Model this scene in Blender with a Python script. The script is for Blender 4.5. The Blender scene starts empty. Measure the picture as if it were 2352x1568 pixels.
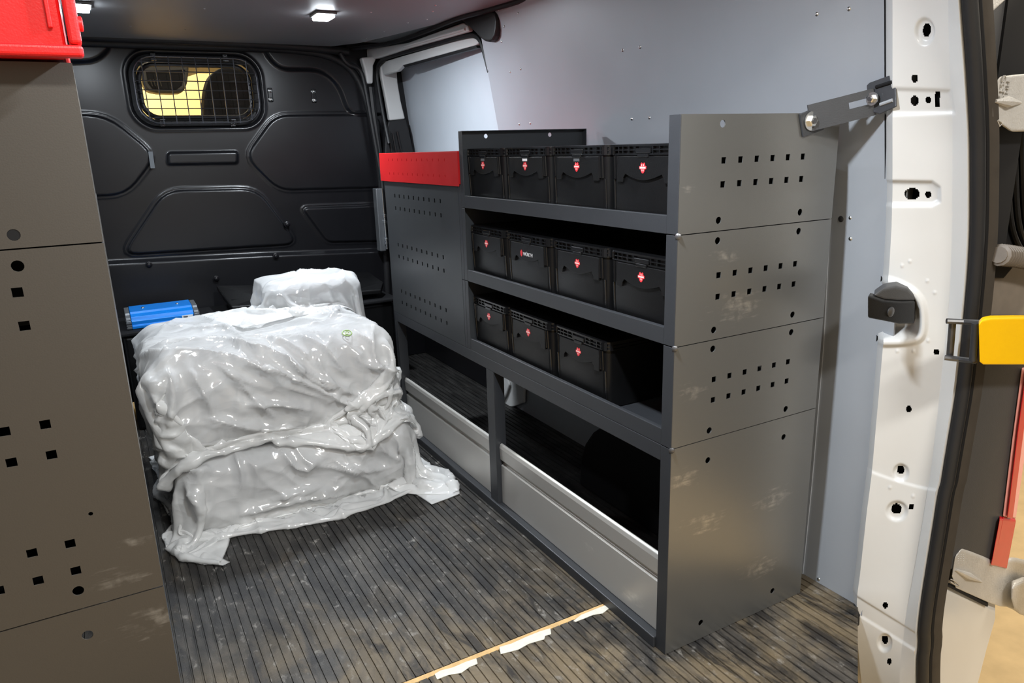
import bpy, bmesh, math, random
import numpy as np
from mathutils import Vector, Matrix

# ---------------------------------------------------------------- camera
IW, IH, FPX = 2352.0, 1568.0, 1665.1666
CAM = np.array([-0.8205, -0.9112, 0.9577]) * 1.1
def _rot(r):
    th = np.linalg.norm(r); k = r / th
    K = np.array([[0, -k[2], k[1]], [k[2], 0, -k[0]], [-k[1], k[0], 0]])
    return np.eye(3) + math.sin(th) * K + (1 - math.cos(th)) * K @ K
RC = np.array([[1, 0, 0], [0, 0, -1], [0, 1, 0.]]) @ _rot(np.array([0.2494, -0.0958, 0.5062]))
scene = bpy.context.scene
C = scene.collection
cam_data = bpy.data.cameras.new('camera')
cam_data.sensor_width = 36; cam_data.lens = FPX / IW * 36
cam_data.clip_start = 0.02
cam = bpy.data.objects.new('camera', cam_data); C.objects.link(cam)
M = Matrix.Identity(4)
for i in range(3):
    M[i][0] = RC[0][i]; M[i][1] = -RC[1][i]; M[i][2] = -RC[2][i]; M[i][3] = CAM[i]
cam.matrix_world = M
scene.camera = cam
def hit(u, v, ax, val):
    """pixel -> point on the world plane axis=val"""
    d = RC.T @ np.array([(u - IW / 2) / FPX, (v - IH / 2) / FPX, 1.0])
    ax = 'xyz'.index(ax)
    return CAM + d * ((val - CAM[ax]) / d[ax])

# ---------------------------------------------------------------- world, exposure, garage lamps
scene.view_settings.view_transform = 'Standard'
scene.view_settings.look = 'None'
scene.view_settings.exposure = 0.17
scene.view_settings.gamma = 1.0
scene.view_settings.use_curve_mapping = False
world = bpy.data.worlds.new('garage_air'); scene.world = world
world.use_nodes = True
world.node_tree.nodes['Background'].inputs[0].default_value = (1.0, 0.90, 0.76, 1)
world.node_tree.nodes['Background'].inputs[1].default_value = 0.50
def area_lamp(name, loc, target, sx, sy, power, col):
    l = bpy.data.lights.new(name, 'AREA'); l.shape = 'RECTANGLE'; l.size = sx; l.size_y = sy
    l.energy = power; l.color = col
    o = bpy.data.objects.new(name, l); C.objects.link(o)
    o.location = loc
    o.rotation_euler = (Vector(target) - Vector(loc)).to_track_quat('-Z', 'Y').to_euler()
    return o
area_lamp('garage_tube_light', (-0.15, -2.5, 2.75), (-0.1, -0.4, 0.0), 1.2, 0.25, 75, (1.0, 0.965, 0.90))
area_lamp('garage_tube_light', (-1.2, 6.0, 2.9), (-0.4, 6.6, 0.2), 1.5, 0.3, 210, (1.0, 0.85, 0.58))
area_lamp('garage_tube_light', (2.2, -1.0, 2.7), (1.4, -0.6, -0.6), 1.2, 0.2, 60, (1.0, 0.90, 0.72))

# ---------------------------------------------------------------- materials
MATS = {}
def nd(nt, typ, x=0, y=0, **kw):
    n = nt.nodes.new(typ); n.location = (x, y)
    for k, v in kw.items(): setattr(n, k, v)
    return n
def mat(name, col, rough=0.5, metal=0.0, spec=0.5, noise=0.0, nscale=30, bump=0.0, bscale=200, rvar=0.0, coat=0.0, stretch=None, emis=None, estr=0.0):
    m = bpy.data.materials.new(name); m.use_nodes = True; nt = m.node_tree
    b = nt.nodes['Principled BSDF']
    b.inputs['Base Color'].default_value = (*col, 1); b.inputs['Roughness'].default_value = rough
    b.inputs['Metallic'].default_value = metal; b.inputs['Specular IOR Level'].default_value = spec
    if coat: b.inputs['Coat Weight'].default_value = coat; b.inputs['Coat Roughness'].default_value = .15
    if emis: b.inputs['Emission Color'].default_value = (*emis, 1); b.inputs['Emission Strength'].default_value = estr
    tc = nd(nt, 'ShaderNodeTexCoord', -1200)
    mp = nd(nt, 'ShaderNodeMapping', -1000); nt.links.new(tc.outputs['Object'], mp.inputs['Vector'])
    if stretch: mp.inputs['Scale'].default_value = stretch
    n1 = nd(nt, 'ShaderNodeTexNoise', -800); n1.inputs['Scale'].default_value = nscale; n1.inputs['Detail'].default_value = 5
    nt.links.new(mp.outputs[0], n1.inputs['Vector'])
    if noise:
        mix = nd(nt, 'ShaderNodeMix', -400, data_type='RGBA')
        mix.inputs['A'].default_value = (*[c * (1 - noise) for c in col], 1)
        mix.inputs['B'].default_value = (*[min(1, c * (1 + noise)) for c in col], 1)
        nt.links.new(n1.outputs['Fac'], mix.inputs['Factor']); nt.links.new(mix.outputs['Result'], b.inputs['Base Color'])
    if rvar:
        mr = nd(nt, 'ShaderNodeMapRange', -400, -300)
        mr.inputs['To Min'].default_value = max(0, rough - rvar); mr.inputs['To Max'].default_value = min(1, rough + rvar)
        nt.links.new(n1.outputs['Fac'], mr.inputs['Value']); nt.links.new(mr.outputs[0], b.inputs['Roughness'])
    if bump:
        n2 = nd(nt, 'ShaderNodeTexNoise', -800, -500); n2.inputs['Scale'].default_value = bscale
        nt.links.new(mp.outputs[0], n2.inputs['Vector'])
        bp = nd(nt, 'ShaderNodeBump', -300, -500); bp.inputs['Strength'].default_value = bump; bp.inputs['Distance'].default_value = .002
        nt.links.new(n2.outputs['Fac'], bp.inputs['Height']); nt.links.new(bp.outputs[0], b.inputs['Normal'])
    MATS[name] = m
    return m
mat('rack_steel', (.044, .047, .050), .40, .3, .5, .06, 14, .06, 500, .05)
mat('rack_steel_left', (.105, .097, .086), .45, .25, .5, .06, 14, .06, 500, .05)
mat('frame_steel', (.032, .034, .038), .42, .15, .5, .06, 30, .06, 500, .05)
mat('black_plastic', (.0042, .0042, .0045), .36, 0, .32, .1, 20, .12, 700, .08)
mat('lid_plastic', (.0055, .0055, .006), .22, 0, .55, .1, 20, .05, 700, .04)
mat('black_rubber', (.013, .013, .014), .5, 0, .4, .15, 20, .1, 300)
mat('dusty_rubber', (.045, .038, .031), .65, 0, .3, .25, 25, .1, 200)
mat('bulkhead_black', (.0062, .0062, .0075), .29, 0, .42, .15, 9, .03, 420, .02)
mat('bare_black', (.008, .008, .009), .7, 0, .2)
mat('lining_grey', (.37, .392, .425), .42, .15, .5, .05, 6, .05, 700, .05)
mat('door_lining', (.52, .56, .61), .45, .1, .5, .05, 6, .05, 700, .05)
mat('ceiling_grey', (.27, .275, .285), .47, .25, .5, .05, 6, .04, 700, .04)
mat('body_white', (.57, .57, .56), .35, 0, .5, .04, 8, .03, 40, .05, coat=.3)
mat('aluminium', (.60, .585, .555), .36, .85, .5, .08, 10, .05, 500, .08, stretch=(1, .1, 4))
mat('cast_aluminium', (.56, .545, .52), .5, .4, .5, .15, 30, .5, 260)
mat('zinc', (.72, .72, .70), .28, 1.0)
mat('chrome', (.8, .8, .8), .15, 1.0)
mat('dark_zinc', (.14, .14, .145), .35, .8, .5, .2, 60)
mat('bracket_steel', (.055, .058, .064), .4, .3, .5, .1, 30, .1, 400)
mat('red_paint', (.40, .008, .010), .38, 0, .5, .08, 18, .05, 400, .05)
mat('red_plastic', (.78, .012, .014), .38, 0, .5, .06, 12, .10, 500, .05)
mat('emblem_red', (.70, .03, .04), .4)
mat('emblem_pale', (.85, .55, .52), .4)
mat('print_white', (.75, .75, .75), .5)
mat('print_green', (.18, .30, .05), .5)
mat('print_grey', (.10, .11, .12), .5)
mat('blue_paint', (.0, .17, .60), .35, .1, .5, .06, 18)
mat('grey_alloy', (.16, .17, .18), .4, .5)
mat('yellow_plastic', (.95, .55, .0), .35, 0, .5, .05, 12, .06, 300)
mat('lamp_red', (.50, .006, .015), .15, 0, .6, .1, 60, coat=.5)
mat('lamp_pink', (.80, .36, .33), .18, 0, .6, .1, 60, coat=.5)
mat('grey_plastic', (.050, .050, .052), .5, 0, .4, .08, 40, .15, 500)
mat('conduit_grey', (.17, .145, .12), .5, 0, .4, .15, 60)
mat('plywood_edge', (.55, .36, .16), .7, 0, .3, .3, 60, .2, 300)
mat('white_adhesive', (.60, .58, .50), .7, 0, .3, .15, 90, .6, 160)
mat('bundle_grey', (.22, .22, .23), .75, 0, .3, .12, 6, .2, 120)
mat('seat_fabric', (.022, .022, .025), .85, 0, .2, .2, 60, .3, 400)
mat('cab_trim', (.05, .044, .032), .5)
mat('garage_wall_paint', (.80, .62, .30), .8, 0, .3, .12, 3, .1, 60)
mat('garage_concrete', (.62, .46, .25), .65, 0, .4, .22, 14, .35, 90)
mat('grille_wire', (.10, .10, .11), .3, .9)
mat('glow', (1, 1, 1), .4, emis=(.86, .93, 1.0), estr=40)

def film_material():
    m = bpy.data.materials.new('plastic_film'); m.use_nodes = True; nt = m.node_tree; nt.nodes.clear()
    out = nd(nt, 'ShaderNodeOutputMaterial', 600)
    tr = nd(nt, 'ShaderNodeBsdfTransparent', -200, 200); tr.inputs[0].default_value = (.97, .97, .97, 1)
    df = nd(nt, 'ShaderNodeBsdfDiffuse', -200, 50); df.inputs[0].default_value = (.92, .92, .91, 1)
    tl = nd(nt, 'ShaderNodeBsdfTranslucent', -200, -80); tl.inputs[0].default_value = (.92, .92, .91, 1)
    gl = nd(nt, 'ShaderNodeBsdfGlossy', -200, -220); gl.inputs['Roughness'].default_value = .13
    gl.inputs['Color'].default_value = (1, 1, 1, 1)
    a = nd(nt, 'ShaderNodeMixShader', 0, 0); a.inputs[0].default_value = .35
    nt.links.new(df.outputs[0], a.inputs[1]); nt.links.new(tl.outputs[0], a.inputs[2])
    b = nd(nt, 'ShaderNodeMixShader', 200, 50); b.inputs[0].default_value = .60
    nt.links.new(tr.outputs[0], b.inputs[1]); nt.links.new(a.outputs[0], b.inputs[2])
    tc0 = nd(nt, 'ShaderNodeTexCoord', -600, 500); no = nd(nt, 'ShaderNodeTexNoise', -400, 500); no.inputs['Scale'].default_value = 5; no.inputs['Detail'].default_value = 3
    nt.links.new(tc0.outputs['Object'], no.inputs['Vector'])
    om = nd(nt, 'ShaderNodeMapRange', -200, 500); om.inputs['From Min'].default_value = .35; om.inputs['From Max'].default_value = .65; om.inputs['To Min'].default_value = .48; om.inputs['To Max'].default_value = .72
    nt.links.new(no.outputs['Fac'], om.inputs['Value']); nt.links.new(om.outputs[0], b.inputs[0])
    fr = nd(nt, 'ShaderNodeLayerWeight', 0, 250); fr.inputs['Blend'].default_value = .18
    mr = nd(nt, 'ShaderNodeMapRange', 200, 250); mr.inputs['To Min'].default_value = .05; mr.inputs['To Max'].default_value = .5
    nt.links.new(fr.outputs['Fresnel'], mr.inputs['Value'])
    c = nd(nt, 'ShaderNodeMixShader', 400, 50)
    nt.links.new(mr.outputs[0], c.inputs[0]); nt.links.new(b.outputs[0], c.inputs[1]); nt.links.new(gl.outputs[0], c.inputs[2])
    nt.links.new(c.outputs[0], out.inputs[0])
    tc = nd(nt, 'ShaderNodeTexCoord', -1500)
    ns = nd(nt, 'ShaderNodeTexNoise', -1300, 200); ns.inputs['Scale'].default_value = 4; ns.inputs['Detail'].default_value = 2
    nt.links.new(tc.outputs['Object'], ns.inputs['Vector'])
    wv = nd(nt, 'ShaderNodeMix', -1150, 100, data_type='RGBA', blend_type='LINEAR_LIGHT'); wv.inputs['Factor'].default_value = .10
    nt.links.new(tc.outputs['Object'], wv.inputs['A']); nt.links.new(ns.outputs['Color'], wv.inputs['B'])
    hsum = None
    for (sc, rot, w) in (((2.2, 6, 7), (.3, .6, .5), 1.0), ((7, 12, 14), (.9, -.5, -.6), .45), ((20, 30, 34), (.2, .4, -.9), .14)):
        mp = nd(nt, 'ShaderNodeMapping', -950); mp.inputs['Scale'].default_value = sc; mp.inputs['Rotation'].default_value = rot
        nt.links.new(wv.outputs['Result'], mp.inputs['Vector'])
        vo = nd(nt, 'ShaderNodeTexNoise', -750); vo.inputs['Scale'].default_value = 1; vo.inputs['Detail'].default_value = 1.0; nt.links.new(mp.outputs[0], vo.inputs['Vector'])
        sb_ = nd(nt, 'ShaderNodeMath', -690, operation='SUBTRACT'); sb_.inputs[1].default_value = .5; nt.links.new(vo.outputs['Fac'], sb_.inputs[0])
        ab = nd(nt, 'ShaderNodeMath', -650, operation='ABSOLUTE'); nt.links.new(sb_.outputs[0], ab.inputs[0])
        ml = nd(nt, 'ShaderNodeMath', -600, operation='MULTIPLY'); ml.inputs[1].default_value = -w; nt.links.new(ab.outputs[0], ml.inputs[0])
        if hsum is None: hsum = ml.outputs[0]
        else:
            ad = nd(nt, 'ShaderNodeMath', -500, operation='ADD'); nt.links.new(hsum, ad.inputs[0]); nt.links.new(ml.outputs[0], ad.inputs[1]); hsum = ad.outputs[0]
    bp = nd(nt, 'ShaderNodeBump', -450); bp.inputs['Strength'].default_value = .32; bp.inputs['Distance'].default_value = .06
    nt.links.new(hsum, bp.inputs['Height'])
    for s in (df, tl, gl): nt.links.new(bp.outputs[0], s.inputs['Normal'])
    MATS['film'] = m
film_material()

def glass_material():
    m = bpy.data.materials.new('window_glass'); m.use_nodes = True; nt = m.node_tree; nt.nodes.clear()
    out = nd(nt, 'ShaderNodeOutputMaterial', 400)
    tr = nd(nt, 'ShaderNodeBsdfTransparent', -200, 100); tr.inputs[0].default_value = (.93, .93, .91, 1)
    gl = nd(nt, 'ShaderNodeBsdfGlossy', -200, -100); gl.inputs['Roughness'].default_value = .03
    fr = nd(nt, 'ShaderNodeFresnel', -200, 300); fr.inputs[0].default_value = 1.45
    mx = nd(nt, 'ShaderNodeMixShader', 100)
    nt.links.new(fr.outputs[0], mx.inputs[0]); nt.links.new(tr.outputs[0], mx.inputs[1]); nt.links.new(gl.outputs[0], mx.inputs[2])
    nt.links.new(mx.outputs[0], out.inputs[0]); MATS['glass'] = m
glass_material()

def scratch_material(name, base, rough, spots, metal=.25, amount=.5, tint=(.42, .40, .37)):
    """painted steel with pale scuffs: streaky noise everywhere (few) and dense near the given spots (world x,y,z,radius)"""
    m = bpy.data.materials.new(name); m.use_nodes = True; nt = m.node_tree; b = nt.nodes['Principled BSDF']
    b.inputs['Metallic'].default_value = metal
    ge = nd(nt, 'ShaderNodeNewGeometry', -1800)
    mp = nd(nt, 'ShaderNodeMapping', -1500); mp.inputs['Scale'].default_value = (10, 10, 75); mp.inputs['Rotation'].default_value = (.15, .5, .2)
    nt.links.new(ge.outputs['Position'], mp.inputs['Vector'])
    n = nd(nt, 'ShaderNodeTexNoise', -1300); n.inputs['Scale'].default_value = 1.6; n.inputs['Detail'].default_value = 6; n.inputs['Roughness'].default_value = .65
    nt.links.new(mp.outputs[0], n.inputs['Vector'])
    nf = nd(nt, 'ShaderNodeTexNoise', -1300, -300); nf.inputs['Scale'].default_value = 55; nf.inputs['Detail'].default_value = 4
    nt.links.new(ge.outputs['Position'], nf.inputs['Vector'])
    acc = None
    for (x, y, z, r) in spots:
        sb = nd(nt, 'ShaderNodeVectorMath', -1300, 300, operation='SUBTRACT'); sb.inputs[1].default_value = (x, y, z)
        nt.links.new(ge.outputs['Position'], sb.inputs[0])
        sc = nd(nt, 'ShaderNodeVectorMath', -1250, 300, operation='MULTIPLY'); sc.inputs[1].default_value = (1, 1, 2.2)
        nt.links.new(sb.outputs[0], sc.inputs[0])
        ln = nd(nt, 'ShaderNodeVectorMath', -1200, 300, operation='LENGTH'); nt.links.new(sc.outputs[0], ln.inputs[0])
        mr = nd(nt, 'ShaderNodeMapRange', -1100, 300); mr.inputs['From Min'].default_value = r; mr.inputs['From Max'].default_value = 0
        mr.inputs['To Max'].default_value = .42
        nt.links.new(ln.outputs['Value'], mr.inputs['Value'])
        if acc is None: acc = mr.outputs[0]
        else:
            ad = nd(nt, 'ShaderNodeMath', -1000, 300, operation='MAXIMUM'); nt.links.new(acc, ad.inputs[0]); nt.links.new(mr.outputs[0], ad.inputs[1]); acc = ad.outputs[0]
    s1 = nd(nt, 'ShaderNodeMath', -900, 0, operation='ADD'); nt.links.new(n.outputs['Fac'], s1.inputs[0])
    if acc is not None: nt.links.new(acc, s1.inputs[1])
    else: s1.inputs[1].default_value = 0
    cr = nd(nt, 'ShaderNodeMapRange', -700); cr.inputs['From Min'].default_value = .70; cr.inputs['From Max'].default_value = .90
    nt.links.new(s1.outputs[0], cr.inputs['Value'])
    fm = nd(nt, 'ShaderNodeMapRange', -700, -300); fm.inputs['From Min'].default_value = .40; fm.inputs['From Max'].default_value = .62
    nt.links.new(nf.outputs['Fac'], fm.inputs['Value'])
    mu = nd(nt, 'ShaderNodeMath', -500, 0, operation='MULTIPLY'); nt.links.new(cr.outputs[0], mu.inputs[0]); nt.links.new(fm.outputs[0], mu.inputs[1])
    mu2 = nd(nt, 'ShaderNodeMath', -350, 0, operation='MULTIPLY'); nt.links.new(mu.outputs[0], mu2.inputs[0]); mu2.inputs[1].default_value = amount
    mix = nd(nt, 'ShaderNodeMix', -200, data_type='RGBA'); mix.inputs['A'].default_value = (*base, 1); mix.inputs['B'].default_value = (*tint, 1)
    nt.links.new(mu2.outputs[0], mix.inputs['Factor']); nt.links.new(mix.outputs['Result'], b.inputs['Base Color'])
    b.inputs['Roughness'].default_value = rough
    n2 = nd(nt, 'ShaderNodeTexNoise', -700, -600); n2.inputs['Scale'].default_value = 500; nt.links.new(ge.outputs['Position'], n2.inputs['Vector'])
    bp = nd(nt, 'ShaderNodeBump', -300, -600); bp.inputs['Strength'].default_value = .05; bp.inputs['Distance'].default_value = .002
    nt.links.new(n2.outputs['Fac'], bp.inputs['Height']); nt.links.new(bp.outputs[0], b.inputs['Normal'])
    MATS[name] = m
scratch_material('end_steel', (.215, .215, .208), .31, [(.10, 0, .285, .10), (.30, 0, .28, .10), (.27, 0, .12, .10), (.16, 0, .735, .12), (.02, 0, .97, .03),
                 (.12, 0, .84, .06), (.05, 0, .58, .06), (.03, 0, .40, .09)], metal=.7, amount=.85)
scratch_material('left_steel_shaded', (.062, .055, .047), .42, [(-.955, .028, .50, .06), (-.92, .028, .42, .09), (-.93, .028, .55, .04)], amount=.28)  # rack steel again, with the left side's shade put into a darker brown
scratch_material('scuffed_aluminium', (.50, .485, .455), .38, [(0, .12, .06, .07), (0, .30, .10, .05)], metal=.45, amount=.6, tint=(.80, .77, .70))

def mat_floor():
    m = bpy.data.materials.new('ribbed_mat'); m.use_nodes = True; nt = m.node_tree; b = nt.nodes['Principled BSDF']
    ge = nd(nt, 'ShaderNodeNewGeometry', -2000)
    def noise(scale, det, sc=(1, 1, 1), dist=0):
        mp = nd(nt, 'ShaderNodeMapping', -1700); mp.inputs['Scale'].default_value = sc
        nt.links.new(ge.outputs['Position'], mp.inputs['Vector'])
        n = nd(nt, 'ShaderNodeTexNoise', -1500); n.inputs['Scale'].default_value = scale; n.inputs['Detail'].default_value = det
        n.inputs['Roughness'].default_value = .65; n.inputs['Distortion'].default_value = dist
        nt.links.new(mp.outputs[0], n.inputs['Vector']); return n.outputs['Fac']
    def mr(v, a, bb, c=0, d=1):
        r = nd(nt, 'ShaderNodeMapRange', -1200); r.inputs['From Min'].default_value = a; r.inputs['From Max'].default_value = bb
        r.inputs['To Min'].default_value = c; r.inputs['To Max'].default_value = d
        nt.links.new(v, r.inputs['Value']); return r.outputs[0]
    def mul(a, c):
        n = nd(nt, 'ShaderNodeMath', -900, operation='MULTIPLY'); nt.links.new(a, n.inputs[0])
        if isinstance(c, float): n.inputs[1].default_value = c
        else: nt.links.new(c, n.inputs[1])
        return n.outputs[0]
    def mixc(f, A, Bc):
        x = nd(nt, 'ShaderNodeMix', -500, data_type='RGBA')
        if isinstance(A, tuple): x.inputs['A'].default_value = (*A, 1)
        else: nt.links.new(A, x.inputs['A'])
        x.inputs['B'].default_value = (*Bc, 1); nt.links.new(f, x.inputs['Factor']); return x.outputs['Result']
    sep = nd(nt, 'ShaderNodeSeparateXYZ', -1700, 400); nt.links.new(ge.outputs['Position'], sep.inputs[0])
    wearY = mr(sep.outputs['Y'], 1.15, .15, .12, 1)               # trodden and dusty towards the doors
    inside = mr(sep.outputs['X'], .0, .02, 1, .15)                # clean under the racking
    rear = mr(sep.outputs['Y'], .10, -.05, 0, 1)
    insd = nd(nt, 'ShaderNodeMath', -900, operation='MAXIMUM'); nt.links.new(inside, insd.inputs[0]); nt.links.new(rear, insd.inputs[1])
    base = mixc(mr(noise(7, 5, (9, .7, 1)), .35, .68), (.005, .005, .005), (.036, .034, .032))
    grime = mul(mul(mr(noise(6.5, 8, (1.6, .7, 1), .6), .42, .68), wearY), insd.outputs[0])
    c1 = mixc(mul(grime, .9), base, (.105, .091, .074))
    jt = mr(sep.outputs['Y'], .62, .20, 0, 1); jn = mul(mr(noise(3.2, 7, (1.2, 1.1, 1), .5), .44, .60), jt)
    tan0 = mul(mul(mr(noise(5.5, 8, (1.3, .8, 1), .8), .57, .72), wearY), insd.outputs[0])
    mxn = nd(nt, 'ShaderNodeMath', -900, operation='MAXIMUM'); nt.links.new(tan0, mxn.inputs[0]); nt.links.new(mul(jn, insd.outputs[0]), mxn.inputs[1]); tan = mxn.outputs[0]
    c2 = mixc(mul(tan, .6), c1, (.22, .165, .095))
    speck = mul(mul(mr(noise(45, 6, (1, .6, 1)), .57, .70), mr(noise(9, 3), .35, .60)), insd.outputs[0])
    c3 = mixc(mul(speck, .75), c2, (.34, .32, .29))
    dk = mul(mr(noise(8, 8, (2.4, .6, 1), 1.0), .50, .64), .85)
    c4 = mixc(dk, c3, (.011, .010, .010))
    nt.links.new(c4, b.inputs['Base Color']); b.inputs['Specular IOR Level'].default_value = .35
    nt.links.new(mr(noise(12, 4), .3, .7, .40, .62), b.inputs['Roughness'])
    n = noise(350, 3)
    bp = nd(nt, 'ShaderNodeBump', -300, -600); bp.inputs['Strength'].default_value = .35; bp.inputs['Distance'].default_value = .002
    nt.links.new(n, bp.inputs['Height']); nt.links.new(bp.outputs[0], b.inputs['Normal'])
    MATS['ribbed_mat'] = m
mat_floor()

# ---------------------------------------------------------------- mesh helpers
class MB:
    def __init__(s): s.v = []; s.f = []
    def add(s, vs, fs):
        o = len(s.v); s.v += [tuple(map(float, p)) for p in vs]; s.f += [tuple(i + o for i in f) for f in fs]; return s
    def box(s, x0, x1, y0, y1, z0, z1):
        vs = [(x, y, z) for z in (z0, z1) for y in (y0, y1) for x in (x0, x1)]
        return s.add(vs, [(0, 2, 3, 1), (4, 5, 7, 6), (0, 1, 5, 4), (2, 6, 7, 3), (0, 4, 6, 2), (1, 3, 7, 5)])
    def prism(s, pts, d):
        """planar outline pts (3D), extruded by vector d"""
        n = len(pts); d = np.array(d); a = [np.array(p, float) for p in pts]
        vs = a + [p + d for p in a]
        fs = [tuple(range(n))[::-1], tuple(range(n, 2 * n))] + [(i, (i + 1) % n, (i + 1) % n + n, i + n) for i in range(n)]
        return s.add(vs, fs)
    def tube(s, path, r, seg=8, closed=False, cap=True):
        path = [np.array(p, float) for p in path]; n = len(path); rs = r if hasattr(r, '__len__') else [r] * n
        vs = []; up = None
        for i, p in enumerate(path):
            a = path[(i - 1) % n] if (closed or i) else p; b = path[(i + 1) % n] if (closed or i < n - 1) else p
            t = b - a; t = t / (np.linalg.norm(t) + 1e-12)
            if up is None: up = np.array([0, 0, 1.]) if abs(t[2]) < .9 else np.array([1., 0, 0])
            x = np.cross(t, up); x /= np.linalg.norm(x) + 1e-12; up = np.cross(x, t)
            for k in range(seg):
                an = 2 * math.pi * k / seg; vs.append(p + rs[i] * (math.cos(an) * x + math.sin(an) * up))
        fs = []
        for i in range(n if closed else n - 1):
            j = (i + 1) % n
            for k in range(seg): fs.append((i * seg + k, i * seg + (k + 1) % seg, j * seg + (k + 1) % seg, j * seg + k))
        if cap and not closed: fs += [tuple(range(seg))[::-1], tuple(range((n - 1) * seg, n * seg))]
        return s.add(vs, fs)
    def cyl(s, p, q, r, seg=14, r2=None): return s.tube([p, q], [r, r if r2 is None else r2], seg)
    def lathe(s, c, axis, prof, seg=16):
        """prof: (dist along axis, radius)"""
        return s.tube([np.array(c) + np.array(axis) * d for d, _ in prof], [max(r, 1e-5) for _, r in prof], seg)
    def sheet(s, o, eu, ev, en, u0, u1, v0, v1, t, holes=()):
        """flat sheet with real holes. holes: ('r',u,v,w,h) or ('c',u,v,r)"""
        us = {u0, u1}; vs_ = {v0, v1}; bb = []
        for h in holes:
            if h[0] == 'r': q = (h[1] - h[3] / 2, h[1] + h[3] / 2, h[2] - h[4] / 2, h[2] + h[4] / 2)
            else: q = (h[1] - h[3] * 1.25, h[1] + h[3] * 1.25, h[2] - h[3] * 1.25, h[2] + h[3] * 1.25)
            bb.append((q, h)); us |= {q[0], q[1]}; vs_ |= {q[2], q[3]}
        def uniq(a):
            a = sorted(a); r = [a[0]]
            for x in a[1:]:
                if x - r[-1] > 1e-6: r.append(x)
            return r
        us = uniq(us); vs_ = uniq(vs_)
        o, eu, ev, en = map(lambda q: np.array(q, float), (o, eu, ev, en))
        P = lambda u, v, w: o + eu * u + ev * v + en * w
        def inside(u, v):
            for q, h in bb:
                if q[0] < u < q[1] and q[2] < v < q[3]: return True
            return False
        idx = {}; V = []; F = []
        def vid(i, j, k):
            if (i, j, k) not in idx: idx[(i, j, k)] = len(V); V.append(P(us[i], vs_[j], k * t))
            return idx[(i, j, k)]
        full = {}
        for i in range(len(us) - 1):
            for j in range(len(vs_) - 1):
                full[(i, j)] = not inside((us[i] + us[i + 1]) / 2, (vs_[j] + vs_[j + 1]) / 2)
        for (i, j), ok in full.items():
            if not ok: continue
            F.append((vid(i, j, 0), vid(i, j + 1, 0), vid(i + 1, j + 1, 0), vid(i + 1, j, 0)))
            F.append((vid(i, j, 1), vid(i + 1, j, 1), vid(i + 1, j + 1, 1), vid(i, j + 1, 1)))
        rect_cell = lambda i, j: (i, j) in full and full[(i, j)]
        for (i, j), ok in full.items():
            if not ok: continue
            for (di, dj, a, b) in ((-1, 0, (i, j), (i, j + 1)), (1, 0, (i + 1, j), (i + 1, j + 1)), (0, -1, (i, j), (i + 1, j)), (0, 1, (i, j + 1), (i + 1, j + 1))):
                if not rect_cell(i + di, j + dj):
                    um = (us[i] + us[i + 1]) / 2 if di == 0 else (us[i] - 1e-5 if di < 0 else us[i + 1] + 1e-5)
                    vm = (vs_[j] + vs_[j + 1]) / 2 if dj == 0 else (vs_[j] - 1e-5 if dj < 0 else vs_[j + 1] + 1e-5)
                    isc = any(h[0] == 'c' and q[0] < um < q[1] and q[2] < vm < q[3] for q, h in bb)
                    if not isc: F.append((vid(*a, 0), vid(*b, 0), vid(*b, 1), vid(*a, 1)))
        s.add(V, F)
        for q, h in bb:
            if h[0] != 'c': continue
            n = 16; u, v, r = h[1], h[2], h[3]; R = r * 1.25; ring = []
            for k in range(n):
                a = 2 * math.pi * k / n + math.pi / n * 0; c_, s_ = math.cos(a), math.sin(a); m_ = max(abs(c_), abs(s_))
                ring.append(((u + R * c_ / m_, v + R * s_ / m_), (u + r * c_, v + r * s_)))
            vs = [P(*a, 0) for a, b in ring] + [P(*b, 0) for a, b in ring] + [P(*a, t) for a, b in ring] + [P(*b, t) for a, b in ring]
            fs = []
            for k in range(n):
                l = (k + 1) % n
                fs += [(k, n + k, n + l, l), (2 * n + k, 2 * n + l, 3 * n + l, 3 * n + k), (n + k, 3 * n + k, 3 * n + l, n + l)]
            s.add(vs, fs)
        return s
    def mesh(s, name):
        me = bpy.data.meshes.new(name); me.from_pydata(s.v, [], s.f); me.update()
        bm = bmesh.new(); bm.from_mesh(me); bmesh.ops.recalc_face_normals(bm, faces=bm.faces); bm.to_mesh(me); bm.free()
        return me
    def build(s, name, material, parent=None, bevel=0, smooth=False, seg=2):
        me = s.mesh(name); me.materials.append(MATS[material])
        o = bpy.data.objects.new(name, me); C.objects.link(o)
        if smooth:
            for p in me.polygons: p.use_smooth = True
            if smooth != 'all': me.set_sharp_from_angle(angle=math.radians(38))
        if bevel:
            b = o.modifiers.new('bevel', 'BEVEL'); b.width = bevel; b.segments = seg; b.limit_method = 'ANGLE'; b.angle_limit = math.radians(35)
            b.harden_normals = False
        if parent is not None:
            o.parent = parent
            o.matrix_parent_inverse = (Matrix.Translation(parent.location) @ parent.rotation_euler.to_matrix().to_4x4()).inverted() if not parent.get('_local') else Matrix.Identity(4)
        return o
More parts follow.
